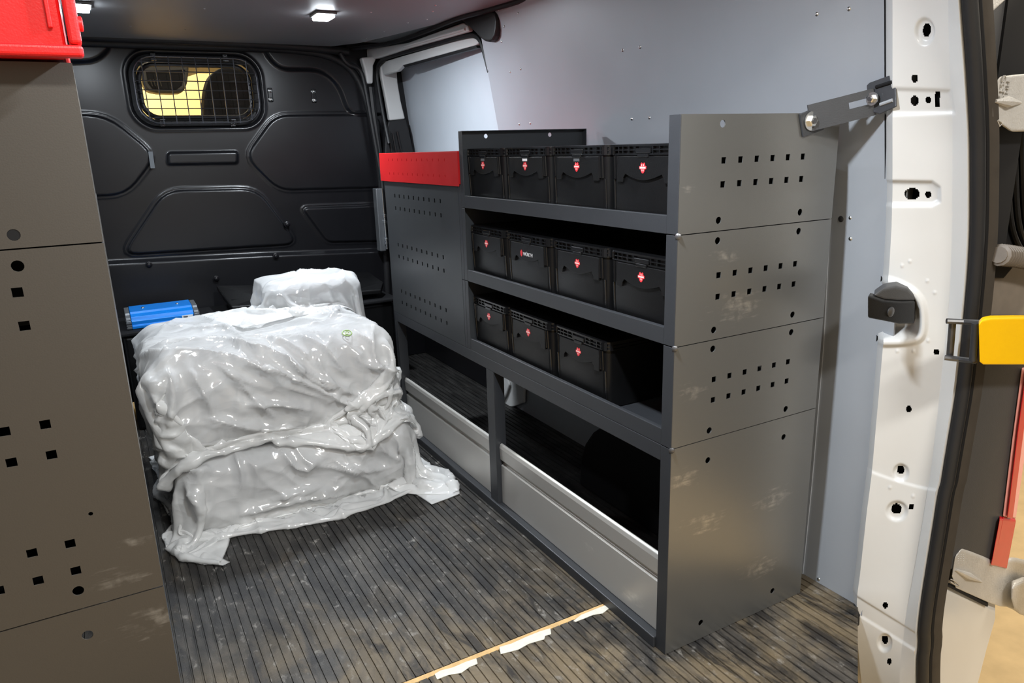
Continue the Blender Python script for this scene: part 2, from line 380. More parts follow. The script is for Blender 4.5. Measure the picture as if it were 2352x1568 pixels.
def grid_mesh(name, P, material, parent=None, keep=None, smooth=True, solid=0, closed=None):
    n, m = P.shape[:2]
    fs = []
    for i in range(n - 1):
        for j in range(m - 1):
            if keep is None or keep[i, j]: fs.append((i * m + j, (i + 1) * m + j, (i + 1) * m + j + 1, i * m + j + 1))
    me = bpy.data.meshes.new(name); me.from_pydata([tuple(p) for p in P.reshape(-1, 3)], [], fs)
    bm = bmesh.new(); bm.from_mesh(me)
    bmesh.ops.delete(bm, geom=[v for v in bm.verts if not v.link_faces], context='VERTS')
    bm.to_mesh(me); bm.free(); me.update()
    me.materials.append(MATS[material])
    for p in me.polygons: p.use_smooth = smooth
    o = bpy.data.objects.new(name, me); C.objects.link(o)
    if solid:
        s = o.modifiers.new('solid', 'SOLIDIFY'); s.thickness = solid; s.offset = -1
    if parent is not None:
        o.parent = parent; o.matrix_parent_inverse = Matrix.Translation(parent.location).inverted()
    return o
def tag(o, label=None, cat=None, group=None, kind=None):
    if label: o['label'] = label
    if cat: o['category'] = cat
    if group: o['group'] = group
    if kind: o['kind'] = kind
    return o
def empty(name, loc=(0, 0, 0), label=None, cat=None, group=None, kind=None):
    o = bpy.data.objects.new(name, None); C.objects.link(o); o.location = loc; o.empty_display_size = .05
    return tag(o, label, cat, group, kind)
def copy_tree(src, parent=None):
    c = src.copy(); C.objects.link(c)
    if parent is not None: c.parent = parent; c.matrix_parent_inverse = src.matrix_parent_inverse
    for ch in list(src.children): copy_tree(ch, c)
    return c
def poly_sdf(X, Z, poly):
    """signed distance (negative inside) of points to a polygon"""
    d = np.full(X.shape, 1e9); ins = np.zeros(X.shape, bool); n = len(poly)
    for i in range(n):
        x1, z1 = poly[i]; x2, z2 = poly[(i + 1) % n]
        ex, ez = x2 - x1, z2 - z1; L = ex * ex + ez * ez + 1e-12
        t = np.clip(((X - x1) * ex + (Z - z1) * ez) / L, 0, 1)
        d = np.minimum(d, np.hypot(X - x1 - t * ex, Z - z1 - t * ez))
        c = ((z1 > Z) != (z2 > Z)) & (X < (x2 - x1) * (Z - z1) / (z2 - z1 + 1e-12) + x1)
        ins ^= c
    return np.where(ins, -d, d)
def line_dist(X, Z, pts):
    d = np.full(X.shape, 1e9)
    for (x1, z1), (x2, z2) in zip(pts[:-1], pts[1:]):
        ex, ez = x2 - x1, z2 - z1; L = ex * ex + ez * ez + 1e-12
        t = np.clip(((X - x1) * ex + (Z - z1) * ez) / L, 0, 1)
        d = np.minimum(d, np.hypot(X - x1 - t * ex, Z - z1 - t * ez))
    return d
def fillet(pts, r, k=5):
    pts = [np.array(p, float) for p in pts]; n = len(pts); out = []
    for i in range(n):
        a, b, c = pts[i - 1], pts[i], pts[(i + 1) % n]; u = a - b; w = c - b; lu, lw = np.linalg.norm(u), np.linalg.norm(w)
        q = min(r, lu * .48, lw * .48); s, e = b + u / lu * q, b + w / lw * q
        for t in np.linspace(0, 1, k): out.append((1 - t) ** 2 * s + 2 * t * (1 - t) * b + t * t * e)
    return out
def hitp(u, v, n, d):
    """pixel -> point on the plane n.p = d"""
    r = RC.T @ np.array([(u - IW / 2) / FPX, (v - IH / 2) / FPX, 1.0]); n = np.array(n, float)
    return CAM + r * ((d - n @ CAM) / (n @ r))
def sstep(x, a, b):
    t = np.clip((x - a) / (b - a), 0, 1); return t * t * (3 - 2 * t)
def chaikin(pts, it=2, closed=True):
    pts = [np.array(p, float) for p in pts]
    for _ in range(it):
        q = []; n = len(pts)
        for i in range(n if closed else n - 1):
            a, b = pts[i], pts[(i + 1) % n]; q += [a * .75 + b * .25, a * .25 + b * .75]
        if not closed: q = [pts[0]] + q + [pts[-1]]
        pts = q
    return pts

# ================================================================ THE VAN SHELL
XC = -0.4525                      # centre line of the load bay
YB = 2.5                          # bulkhead
XL = 2 * XC
def mirror_x(x): return 2 * XC - x
def tube_curve(mb, pts, r, seg=8, it=2): mb.tube(chaikin(pts, it, False), r, seg); return mb

# ---- floor: plywood base, ribbed rubber mats in two lengths, the open joint between them
CUT = lambda x: -.263 + .7246 * (max(x, 2 * XC - x) - .271)
floor_o = MB().prism([(.50, YB + .02, -.0065), (.50, CUT(.50), -.0065), (.10, CUT(.10), -.0065), (mirror_x(.10), CUT(.10), -.0065), (mirror_x(.50), CUT(.50), -.0065), (mirror_x(.50), YB + .02, -.0065)], (0, 0, -.024)).build('floor', 'bare_black')
tag(floor_o, kind='structure')
def ribbed(name, x0, x1, y0, y1, cut=None, seed=1):
    """mat with raised ribs running along the van"""
    rnd = random.Random(seed); xs = []; x = x0; k = 0
    while x < x1:
        w = .0172 + rnd.uniform(-.0012, .0012); g = .0030
        xs += [(x, -.0036), (x + .0007, 0), (x + w - .0007, -.0), (x + w, -.0036)]
        x += w + g; k += 1
    ny = 2
    ys = [y0, y1]; V = []; F = []
    for (x, z) in xs:
        ya, yb = y0, y1
        if cut: ya = max(y0, cut(x))
        if ya > yb: ya = yb - .001
        V += [(x, ya, z), (x, yb, z), (x, ya, -.0062), (x, yb, -.0062)]
    for i in range(len(xs) - 1):
        a, b = i * 4, (i + 1) * 4
        F += [(a, b, b + 1, a + 1), (a, a + 2, b + 2, b), (a + 1, b + 1, b + 3, a + 3)]
    m = MB(); m.add(V, F); o = m.build(name, 'ribbed_mat', floor_o); return o
ribbed('floor_mat', mirror_x(.499), .499, .216, YB + .02)
def corner(x):                    # mat is trimmed round the foot of the rear pillars
    return max(-.40, CUT(x))
ribbed('floor_mat', mirror_x(.499), .499, -.40, .2008, cut=corner)
MB().box(-.903, 0, .2022, .2150, -.0064, -.0010).build('joint_strip', 'plywood_edge', floor_o, bevel=.0006)
def patch(px, seed):
    rnd = random.Random(seed); pts = []
    for u, v in px: p = hit(u, v, 'z', .0006); pts.append((p[0], p[1], .0003))
    m = MB(); m.prism(pts, (0, 0, .0011)); m.build('adhesive_patch', 'white_adhesive', floor_o)
patch([(998, 1548), (1012, 1540), (1040, 1533), (1070, 1520), (1094, 1512), (1097, 1524), (1078, 1532), (1060, 1545), (1030, 1550), (1004, 1560)], 1)
patch([(1147, 1486), (1175, 1478), (1210, 1462), (1240, 1450), (1264, 1443), (1266, 1456), (1252, 1460), (1250, 1468), (1215, 1478), (1190, 1492), (1150, 1502)], 2)
patch([(1317, 1426), (1335, 1412), (1360, 1402), (1390, 1390), (1399, 1397), (1385, 1408), (1362, 1412), (1340, 1421), (1322, 1428)], 3)

# ---- side walls (lining panels), leaning in towards the roof
PROF = [(-.02, .492), (.25, .498), (.6, .497), (.9, .482), (1.06, .460), (1.3, .418), (1.51, .378)]
def wallx(z): return float(np.interp(z, [p[0] for p in PROF], [p[1] for p in PROF]))
def wall_panel(name, y0, y1, side, z0=-.02, z1=1.51, t=.004, off=0.0):
    zs = np.linspace(z0, z1, 22); m = MB(); V = []; F = []
    for z in zs:
        x = wallx(z) + off
        for (dx, y) in ((0, y0), (0, y1), (t, y1), (t, y0)):
            V.append(((x + dx) if side > 0 else mirror_x(x + dx), y, z))
    n = len(zs)
    for i in range(n - 1):
        for k in range(4): F.append((i * 4 + k, i * 4 + (k + 1) % 4, (i + 1) * 4 + (k + 1) % 4, (i + 1) * 4 + k))
    F += [(0, 3, 2, 1), ((n - 1) * 4, (n - 1) * 4 + 1, (n - 1) * 4 + 2, (n - 1) * 4 + 3)]
    m.add(V, F); return m
wr = tag(wall_panel('wall_right', -.115, 1.50, 1).build('wall_right', 'lining_grey', smooth=True), kind='structure')
wall_panel('lining_overlap', .050, .085, 1, z1=1.08, t=.003, off=-.003).build('panel_joint', 'lining_grey', wr, smooth=True)
wl = tag(wall_panel('wall_left', -.115, YB, -1).build('wall_left', 'lining_grey', smooth=True), kind='structure')
def rivet_at(parent, p, n, r=.0045, m='zinc'):
    p = np.array(p, float); n = np.array(n, float)
    MB().lathe(p - n * .001, n, [(0, r), (.0012, r), (.0028, r * .7), (.0034, r * .15)], 10).build('rivet', m, parent, smooth=True)
def on_wall(u, v):
    x = .45
    for _ in range(12): p = hit(u, v, 'x', x); x = wallx(p[2])
    return p
for (u, v) in [(1430, 115), (1470, 108), (1451, 273), (1491, 270), (1876, 32), (1950, 20), (1953, 500), (1953, 548), (1145, 22), (1158, 60), (1190, 30), (1152, 95),
               (1193, 285), (1218, 283), (1172, 165), (1196, 158), (1990, 1120), (1880, 1330)]:
    rivet_at(wr, on_wall(u, v), (-1, 0, 0))
rivet_at(wr, on_wall(1932, 502), (-1, 0, 0), .008, 'dark_zinc')

# ---- ceiling lining: flat sheet that narrows towards the bulkhead, with coves down to the walls
ZC = 1.512
edge = [(-.34, .381), (.2, .381), (1.0, .378), (1.35, .372), (1.72, .325), (2.05, .262), (2.30, .205), (2.46, .10)]
out = [(x, y, ZC) for y, x in edge] + [(mirror_x(x), y, ZC) for y, x in edge[::-1]]
ceil = tag(MB().prism(out, (0, 0, .006)).build('ceiling', 'ceiling_grey'), kind='structure')
roof = MB().box(mirror_x(.56), .56, -.30, YB + .06, ZC + .030, ZC + .05).build('roof_skin', 'body_white', ceil)
for (u, v) in [(470, 20), (852, 28), (936, 52), (980, 44), (882, 72), (994, 26), (840, 88), (300, 60), (425, 68), (1000, 12)]:
    p = hit(u, v, 'z', ZC); rivet_at(ceil, p, (0, 0, -1), .0045)
# folded front edge and the two rubber beads between ceiling and bulkhead
front_edge = [hit(u, v, 'y', YB - .05) for u, v in ((120, 78), (200, 83), (400, 92), (600, 102), (720, 110), (800, 120))]
tr1 = MB(); tube_curve(tr1, front_edge, .018, 10); tr1 = tag(tr1.build('trim_1', 'black_rubber', smooth=True), kind='structure')
e2 = [hit(u, v, 'y', YB - .02) for u, v in ((60, 95), (200, 98), (400, 104), (600, 110), (690, 116), (760, 128), (812, 160), (842, 228), (866, 330), (878, 440), (886, 560), (892, 720), (896, 900))]
tb = MB(); tube_curve(tb, e2, .017, 10); tb.build('bulkhead_seal', 'black_rubber', tr1, smooth=True)
for s in (.004,):
    e3 = [p + np.array([0, .03, .042]) for p in front_edge]
    tb = MB(); tube_curve(tb, e3, .022, 10); tb.build('roof_edge_seal', 'bare_black', tr1, smooth=True)

# ---- bulkhead: pressed sheet with embossed fields
def bw(u, v): p = hit(u, v, 'y', YB); return (p[0], p[2])
def bp_(pts, r=.05): return [tuple(p) for p in fillet([bw(*q) for q in pts], r)]
fields = [bp_([(20, 260), (245, 264), (360, 358), (290, 448), (20, 456)], .07),
          bp_([(630, 265), (870, 262), (905, 430), (640, 437), (562, 360)], .06),
          bp_([(278, 586), (378, 437), (590, 433), (686, 560)], .07),
          bp_([(692, 477), (930, 468), (930, 552), (750, 556)], .03)]
bar = bp_([(384, 350), (546, 347), (546, 376), (384, 379)], .015)
topr = bp_([(600, 60), (604, 120), (640, 160), (735, 162), (775, 195), (800, 264), (960, 264), (960, 60)], .05)
topl = bp_([(262, 60), (258, 106), (222, 142), (60, 147), (60, 60)], .05)
xs = np.arange(mirror_x(.36), .36, .0045); zs = np.arange(.02, 1.545, .0045)
XX, ZZ = np.meshgrid(xs, zs, indexing='ij')
Hh = np.zeros(XX.shape)
for f in fields:
    d = poly_sdf(XX, ZZ, f)
    Hh += .012 * sstep(d, .0035, -.0065) + .0035 * np.exp(-((d - .008) / .004) ** 2)
Hh += .012 * sstep(poly_sdf(XX, ZZ, bar), .004, -.008)
for f in (topr, topl):
    d = poly_sdf(XX, ZZ, f); Hh += .018 * sstep(d, .008, -.010)
cl = [bw(150, 603), bw(265, 597), bw(600, 580), bw(880, 570), bw(1000, 565)]
cz = np.interp(XX, [c[0] for c in cl], [c[1] for c in cl])
Hh += .022 * sstep(cz - ZZ, -.004, .02) + .035 * sstep(cz - ZZ, .10, .55)
wx0, wx1, wz0, wz1 = -.716, -.207, 1.180, 1.462
def rrect(X, Z, x0, x1, z0, z1, r):
    qx = np.abs(X - (x0 + x1) / 2) - ((x1 - x0) / 2 - r); qz = np.abs(Z - (z0 + z1) / 2) - ((z1 - z0) / 2 - r)
    return np.hypot(np.maximum(qx, 0), np.maximum(qz, 0)) + np.minimum(np.maximum(qx, qz), 0) - r
wd = rrect(XX, ZZ, wx0, wx1, wz0, wz1, .085)
Hh += -.028 * sstep(wd, .012, -.016) + .004 * np.exp(-((wd - .016) / .006) ** 2)
P = np.stack([XX, YB - Hh, ZZ], -1)
keep = (wd[:-1, :-1] > -.020)
bulk = tag(grid_mesh('wall_front', P, 'bulkhead_black', keep=keep, solid=.003), kind='structure')
def bolt(u, v, r=.008, m='dark_zinc', dy=.03, par=None):
    p = hit(u, v, 'y', YB - dy); MB().lathe(p + np.array([0, .02, 0]), (0, -1, 0), [(0, r * 1.4), (.021, r * 1.4), (.0225, r), (.027, r * .8), (.029, r * .3)], 12).build('bolt', m, par or bulk, smooth=True)
for u, v in ((342, 608), (634, 588), (497, 640), (765, 622), (660, 515)): bolt(u, v, .010, 'bulkhead_black')
for u, v in ((620, 208), (622, 228), (720, 210), (722, 230)): bolt(u, v, .0065, 'zinc', .010)
for (u, v) in ((621, 218), (721, 220)):
    p = hit(u, v, 'y', YB - .003); MB().box(p[0] - .011, p[0] + .011, p[1] - .004, p[1] + .004, p[2] - .030, p[2] + .030).build('fixing_plate', 'bulkhead_black', bulk, bevel=.004)
q0, q1 = hit(340, 348, 'y', YB - .012), hit(356, 386, 'y', YB - .012)
MB().box(q0[0], q1[0], q0[1] - .004, q0[1] + .004, q1[2], q0[2]).build('sticker', 'print_grey', bulk)

# ---- bulkhead window: gasket, pane, wire grille
win = empty('window_1', ((wx0 + wx1) / 2, YB, wz0), kind='structure')
def rr_path(x0, x1, z0, z1, r, y, k=7):
    pts = []
    for (cx, cz, a0) in ((x1 - r, z1 - r, 0), (x0 + r, z1 - r, 90), (x0 + r, z0 + r, 180), (x1 - r, z0 + r, 270)):
        for i in range(k):
            a = math.radians(a0 + 90 * i / (k - 1)); pts.append((cx + r * math.cos(a), y, cz + r * math.sin(a)))
    return pts
MB().tube(rr_path(wx0 + .010, wx1 - .010, wz0 + .010, wz1 - .010, .078, YB + .012), .016, 8, True).build('gasket', 'black_rubber', win, smooth=True)
MB().tube(rr_path(wx0 + .034, wx1 - .034, wz0 + .034, wz1 - .034, .065, YB + .026), .010, 8, True).build('gasket', 'bulkhead_black', win, smooth=True)
pp = rr_path(wx0 + .012, wx1 - .012, wz0 + .012, wz1 - .012, .075, YB + .030)
MB().prism([(x, y + (z - wz0) * .17 - .020, z) for x, y, z in pp], (0, .004, 0)).build('pane', 'glass', win)
GY = YB - .034
fr = rr_path(wx0 + .012, wx1 - .012, wz0 + .010, wz1 - .010, .080, GY)
MB().tube(fr, .0035, 8, True).build('grille_frame', 'grille_wire', win, smooth=True)
gx0, gx1, gz0, gz1 = wx0 + .012, wx1 - .012, wz0 + .010, wz1 - .010
def span(a, lo, hi, c0, c1, r):
    """chord of the rounded rectangle at coordinate a"""
    d = max(0, lo + r - a, a - (hi - r)); k = r - math.sqrt(max(0, r * r - d * d)); return c0 + k, c1 - k
nv, nh = 9, 7
for i in range(nv):
    x = gx0 + (gx1 - gx0) * (i + .75) / (nv + .5); a, b = span(x, gx0, gx1, gz0, gz1, .08)
    MB().cyl((x, GY - .002, a - .003), (x, GY - .002, b + .003), .0023, 6).build('grille_wire', 'grille_wire', win, smooth=True)
for i in range(nh):
    z = gz0 + (gz1 - gz0) * (i + .6) / (nh + .2); a, b = span(z, gz0, gz1, gx0, gx1, .08)
    MB().cyl((a - .003, GY + .001, z), (b + .003, GY + .001, z), .0023, 6).build('grille_wire', 'grille_wire', win, smooth=True)
for (u, v, s) in ((352, 130, 1), (518, 133, 1), (374, 283, -1), (536, 283, -1)):
    p = hit(u, v, 'y', YB - .02); t = MB()
    t.box(p[0] - .009, p[0] + .009, YB - .012, YB - .008, p[2] - .012, p[2] + .014)
    t.box(p[0] - .009, p[0] + .009, YB - .040, YB - .010, p[2] - s * .014 - .002, p[2] - s * .014 + .002)
    c = t.build('grille_clip', 'frame_steel', win)
    MB().lathe((p[0], YB - .012, p[2] + s * .006), (0, -1, 0), [(0, .006), (.004, .006), (.006, .002)], 10).build('screw', 'dark_zinc', c, smooth=True)

# ---- sliding side door behind the racking and the pillar in front of it
door = empty('door_1', (.47, 2.0, 0), kind='structure')
def dx(z): return .505 - max(0, z - 1.06) * .10
def on_door(u, v, off=0):
    x = .49
    for _ in range(12): p = hit(u, v, 'x', x + off); x = dx(p[2])
    return p
zs_ = np.linspace(1.0, 1.55, 12); Pd = np.array([[(dx(z), y, z) for z in zs_] for y in np.linspace(1.40, 2.75, 14)])
grid_mesh('door_panel', Pd, 'door_lining', door, solid=.004)
MB().box(.500, .512, 1.40, 2.60, 0, 1.04).build('lower_trim', 'bulkhead_black', door, bevel=.003)
for (u, v) in ((1084, 919), (1104, 942)):
    rivet_at(door, hit(u, v, 'x', .497), (-1, 0, 0), .006)
rivet_at(door, on_door(1007, 188), (-1, 0, 0), .005)
def slab(name, px, x, t, m, parent, bevel=.003, it=0, seg=2):
    pts = [hit(u, v, 'x', x) for u, v in px]
    if it: pts = chaikin(pts, it)
    return MB().prism(pts, (t, 0, 0)).build(name, m, parent, bevel=bevel, seg=seg)
PN = (1, .10, 0); PD = .30 + .10 * 2.45                    # the roof narrows towards the bulkhead: plane of the door head and rail
def pslab(name, px, off, t, m, parent, bevel=.004, seg=3):
    return MB().prism([hitp(u, v, PN, PD + off) for u, v in px], (t, 0, 0)).build(name, m, parent, bevel=bevel, seg=seg)
def yslab(name, px, y, t, m, parent, bevel=.004, seg=3):
    return MB().prism([hit(u, v, 'y', y) for u, v in px], (0, t, 0)).build(name, m, parent, bevel=bevel, seg=seg)
yslab('door_post', [(874, 152), (884, 140), (914, 134), (912, 165), (914, 190), (921, 232), (931, 273), (895, 277), (886, 225), (876, 175)], 2.43, .03, 'body_white', door, .007)
pslab('door_head', [(876, 152), (886, 140), (1072, 84), (1090, 84), (1100, 98), (1092, 104), (925, 150), (912, 164), (880, 172)], .035, .02, 'body_white', door)
pslab('head_shadow_gap', [(925, 150), (1092, 104), (1096, 110), (930, 155)], .036, .02, 'black_rubber', door, .001)
hs = MB(); tube_curve(hs, [hitp(u, v, PN, PD + .025) for u, v in ((893, 330), (881, 270), (871, 215), (864, 165), (872, 141), (892, 131), (980, 107), (1078, 79), (1100, 86), (1110, 110), (1124, 165))], .0085, 8)
hs.build('door_seal', 'black_rubber', door, smooth=True)
yslab('post_foot', [(886, 300), (893, 278), (932, 273), (940, 300), (950, 350), (955, 480), (880, 480)], 2.425, .04, 'black_rubber', door, .006)
for k, (a, b) in enumerate((((893, 300), (900, 350)), ((902, 305), (910, 350)), ((912, 302), (922, 350)))):
    MB().cyl(hit(*a, 'y', 2.42), hit(*b, 'y', 2.42), .006, 8).build('post_rib', 'bulkhead_black', door, smooth=True)
rail = MB(); rail.prism([hitp(u, v, PN, PD) for u, v in ((800, 117), (850, 112), (935, 98), (1062, 52), (1073, 58), (1076, 72), (930, 113), (866, 134), (840, 138), (802, 141))], (.022, 0, 0))
rail.build('door_rail', 'body_white', door, bevel=.006, seg=3)
rs = MB(); rs.cyl(hitp(925, 108, PN, PD - .003), hitp(1068, 67, PN, PD - .003), .005, 8); rs.build('rail_lip', 'body_white', door, smooth=True)
# pillar between bulkhead and door
pil = tag(MB().box(.285, .56, YB - .004, YB + .03, 0, 1.545).box(.425, .55, 1.50, YB, 1.44, 1.545).build('wall_front_pillar', 'bulkhead_black', bevel=.004), kind='structure')  # second box: black filler added to stop light leaking past the rail
pil.name = 'trim_2'
cp = MB(); cp.prism([hit(u, v, 'y', 2.42) for u, v in ((830, 132), (868, 128), (858, 150), (857, 192), (844, 192), (838, 160))], (0, .04, 0))
cp.build('pillar_top', 'body_white', pil, bevel=.008, seg=3)
ps = MB(); tube_curve(ps, [hit(u, v, 'y', YB - .07) for u, v in ((782, 122), (796, 147), (824, 155), (834, 175), (846, 240), (862, 330), (880, 430), (888, 560))], .010, 8)
ps.build('pillar_seal', 'black_rubber', pil, smooth=True)
ps = MB(); tube_curve(ps, [hit(u, v, 'y', YB - .05) for u, v in ((851, 200), (858, 260), (868, 330), (882, 430), (892, 560))], .016, 8)
ps.build('pillar_seal', 'black_rubber', pil, smooth=True)
# black roof-corner trim over the door
co = MB(); co.prism(chaikin([hit(u, v, 'x', .372) for u, v in ((1045, 36), (1080, 28), (1128, 20), (1140, 36), (1138, 78), (1126, 97), (1108, 94), (1085, 68))], 1), (.05, 0, 0))
t3 = tag(co.build('trim_3', 'black_rubber', bevel=.008, seg=3), kind='structure')
rt = MB(); tube_curve(rt, [hit(u, v, 'z', ZC - .006) for u, v in ((806, 113), (900, 100), (985, 70), (1050, 42), (1120, 24), (1140, 18), (1230, -8))], .009, 8)
rt.build('roof_edge_trim', 'black_rubber', t3, smooth=True)
co = MB(); co.prism([hitp(u, v, PN, PD + .004) for u, v in ((850, 112), (985, 70), (1048, 42), (1062, 50), (935, 98))], (.03, 0, 0)); co.build('roof_side_trim', 'black_rubber', t3, bevel=.004)
# latch on the door's leading edge
lt = empty('door_latch', hit(876, 575, 'y', YB - .09), 'bright metal door latch at the edge of the perforated cabinet', 'latch')
a, b = hit(863, 433, 'y', YB - .09), hit(882, 572, 'y', YB - .09)
MB().box(a[0], a[0] + .030, a[1], a[1] + .05, b[2] - .01, a[2]).build('latch_plate', 'grey_alloy', lt, bevel=.004)
MB().cyl((a[0] + .034, a[1] - .004, b[2]), (a[0] + .030, a[1] - .004, a[2]), .007, 10).build('latch_rod', 'chrome', lt, smooth=True)
for f in (.1, .16, .45, .55):
    z = b[2] + f * (a[2] - b[2]); MB().lathe((a[0] + .033, a[1] - .004, z - .008), (0, 0, 1), [(0, .008), (.002, .011), (.014, .011), (.016, .008)], 10).build('latch_collar', 'chrome', lt, smooth=True)

# ---- white body sheet and wheel-arch seen under the racking
wa = MB(); wa.prism([hit(u, v, 'x', .475) for u, v in ((1130, 830), (1205, 830), (1202, 925), (1178, 934), (1152, 936), (1130, 900))], (.012, 0, 0))
wa.build('body_gusset', 'body_white', wr, bevel=.004)
wa = MB(); wa.prism([hit(u, v, 'x', .465) for u, v in ((1140, 850), (1166, 868), (1170, 885), (1163, 905), (1150, 930), (1140, 930))], (.012, 0, 0))
wa.build('body_gusset', 'body_white', wr, bevel=.006)
ar = MB(); th = np.linspace(0, math.pi, 15)
arch = [(.30, .42 + .34 * -math.cos(t), .30 * math.sin(t) ** .8) for t in th]
ar.prism(arch, (.19, 0, 0)); ar.build('wheel_arch', 'bare_black', wr, bevel=.01)

# ================================================================ rear door frame on the right: white pressed pillar
vs = np.array([-260, -120, 0, 150, 300, 400, 520, 620, 700, 795, 900, 1080, 1180, 1330, 1370, 1450, 1568, 1700, 1850], float)
Lu = np.array([2044, 2048, 2050, 2050, 2050, 2050, 2048, 2042, 2034, 2028, 2019, 2003, 1990, 1974, 1968, 1968, 1980, 2000, 2030], float)
Cu = np.array([2166, 2172, 2178, 2181, 2189, 2187, 2187, 2184, 2180, 2170, 2159, 2139, 2124, 2098, 2090, 2076, 2066, 2070, 2085], float)
Ru = np.array([2180, 2192, 2200, 2212, 2221, 2222, 2222, 2217, 2210, 2201, 2190, 2160, 2145, 2121, 2114, 2104, 2100, 2108, 2125], float)
vv = np.arange(-260, 1850, 3.0); ns = 96
Lc, Cc, Rc = (np.interp(vv, vs, a) for a in (Lu, Cu, Ru))
def smooth1(a, k=15): return np.convolve(np.pad(a, k, mode='edge'), np.ones(2 * k + 1) / (2 * k + 1), 'valid')
Lc, Cc, Rc = smooth1(Lc, 6), smooth1(Cc), smooth1(Rc)
YL, YC, YR = -.105, -.195, -.225
U = np.zeros((len(vv), ns)); Yp = np.zeros_like(U)
sa = np.linspace(0, 1, ns)
for i in range(len(vv)):
    k = np.where(sa < .80)[0]
    U[i] = np.where(sa < .80, Lc[i] + (Cc[i] - Lc[i]) * sa / .80, Cc[i] + (Rc[i] - Cc[i]) * (sa - .80) / .20)
    Yp[i] = np.where(sa < .80, YL + (YC - YL) * sa / .80, YC + (YR - YC) * (sa - .80) / .20)
VV = np.repeat(vv[:, None], ns, 1)
D = np.stack([(U - IW / 2) / FPX, (VV - IH / 2) / FPX, np.ones_like(U)], -1) @ RC
Pp = CAM + D * ((Yp - CAM[1]) / D[..., 1])[..., None]
dep = np.linalg.norm(Pp - CAM, axis=-1) / FPX           # metres per pixel
nrm = np.cross(np.gradient(Pp, axis=1), np.gradient(Pp, axis=0)); nrm /= np.linalg.norm(nrm, axis=-1, keepdims=True)
if (nrm[..., 0].mean() > 0): nrm = -nrm
hh = np.zeros(U.shape); kp = np.ones(U.shape, bool)
def ell(u, v, a, b, tilt=0): 
    x, y = U - u, VV - v; c, s = math.cos(tilt), math.sin(tilt); return np.hypot((x * c + y * s) / a, (-x * s + y * c) / b)
holes = [(2126, 70, 8, 14, .1), (2101, 180, 6.5, 7.5, 0), (2100, 232, 8.5, 9.5, 0), (2131, 230, 5.5, 6, 0), (2094, 447, 16, 12, 0), (2131, 449, 6, 6, 0),
         (2151, 808, 6, 5.5, .5), (2087, 939, 5.5, 5.5, .5), (2069, 1081, 7, 8, -.3), (2059, 1169, 11, 10, .4), (2093, 1162, 5, 5.5, 0), (2034, 1388, 5, 5.5, -.3), (2032, 1470, 6.5, 8, -.3), (2044, 1517, 4.5, 5.5, -.3)]
for (u, v, a, b, t) in holes: kp &= ell(u, v, a, b, t) > 1
sl = (np.abs(U - 2152) < 4.5) & (np.abs(VV - 229) < 18); kp &= ~sl
for (u, v, a, b) in ((2124, 72, 22, 30), (2069, 1085, 18, 19), (2060, 1172, 24, 22), (2033, 1474, 16, 20)):
    e = ell(u, v, a, b); hh += -.006 * sstep(e, 1.15, .7)
hh += -.004 * sstep(poly_sdf(U, VV, [(2040, 205), (2180, 210), (2190, 258), (2040, 262)]), 8, -6)
hh += -.008 * sstep(poly_sdf(U, VV, [(2020, 418), (2140, 420), (2156, 432), (2156, 462), (2140, 470), (2020, 470)]), 7, -5)
hh += .003 * sstep(VV - (1083 + (U - 2003) * .40 - .0008 * (U - 2003) ** 2), -2.5, 2.5)       # overlapping sheet edges
hh += -.003 * sstep(VV - (1368 + (U - 1968) * .62), -2.5, 2.5) + .003 * sstep(VV - (1408 + (U - 1968) * .62), -2.5, 2.5)
# pocket for the door striker
pock = chaikin([(1990, 628), (2050, 636), (2085, 650), (2112, 668), (2130, 700), (2132, 760), (2118, 786), (2085, 796), (1990, 797)], 2)
pd = poly_sdf(U, VV, [tuple(p) for p in pock])
hh += .0035 * sstep(pd, 3, -4) + .004 * sstep(pd, -2, -9) - .045 * sstep(pd, -14, -34)
for (u, v) in ((2072, 610), (2130, 645), (2147, 672), (2132, 782), (2061, 806), (2098, 806), (2090, 600), (2044, 1118), (2097, 1138)):
    hh += .0015 * sstep(ell(u, v, 5, 5), 1.1, .3)
Pp = Pp + nrm * hh[..., None]
dep_k = kp[:-1, :-1] & kp[1:, :-1] & kp[:-1, 1:] & kp[1:, 1:]
wrear = tag(grid_mesh('wall_rear', Pp, 'body_white', keep=dep_k), kind='structure')
# return of the pillar towards the wall lining, and an added black sheet so its holes look shaded
ret = np.stack([Pp[:, 0], Pp[:, 0] + np.array([.012, .02, 0]), Pp[:, 0] + np.array([.05, .05, 0])], 1)
grid_mesh('pillar_return', ret, 'body_white', wrear)
back = np.stack([Pp[:, 0] + np.array([.02, .03, 0]), Pp[:, ns // 2] - nrm[:, ns // 2] * .075, Pp[:, -1] + np.array([.06, .06, 0])], 1)
grid_mesh('pillar_dark_sheet', back, 'bare_black', wrear)
for (u, v) in ((2094, 447), (2100, 232), (2101, 180)):
    p = hit(u - 9, v, 'y', -.12); MB().box(p[0], p[0] + .016, p[1], p[1] + .004, p[2] - .012, p[2] + .012).build('inner_clip', 'zinc', wrear)
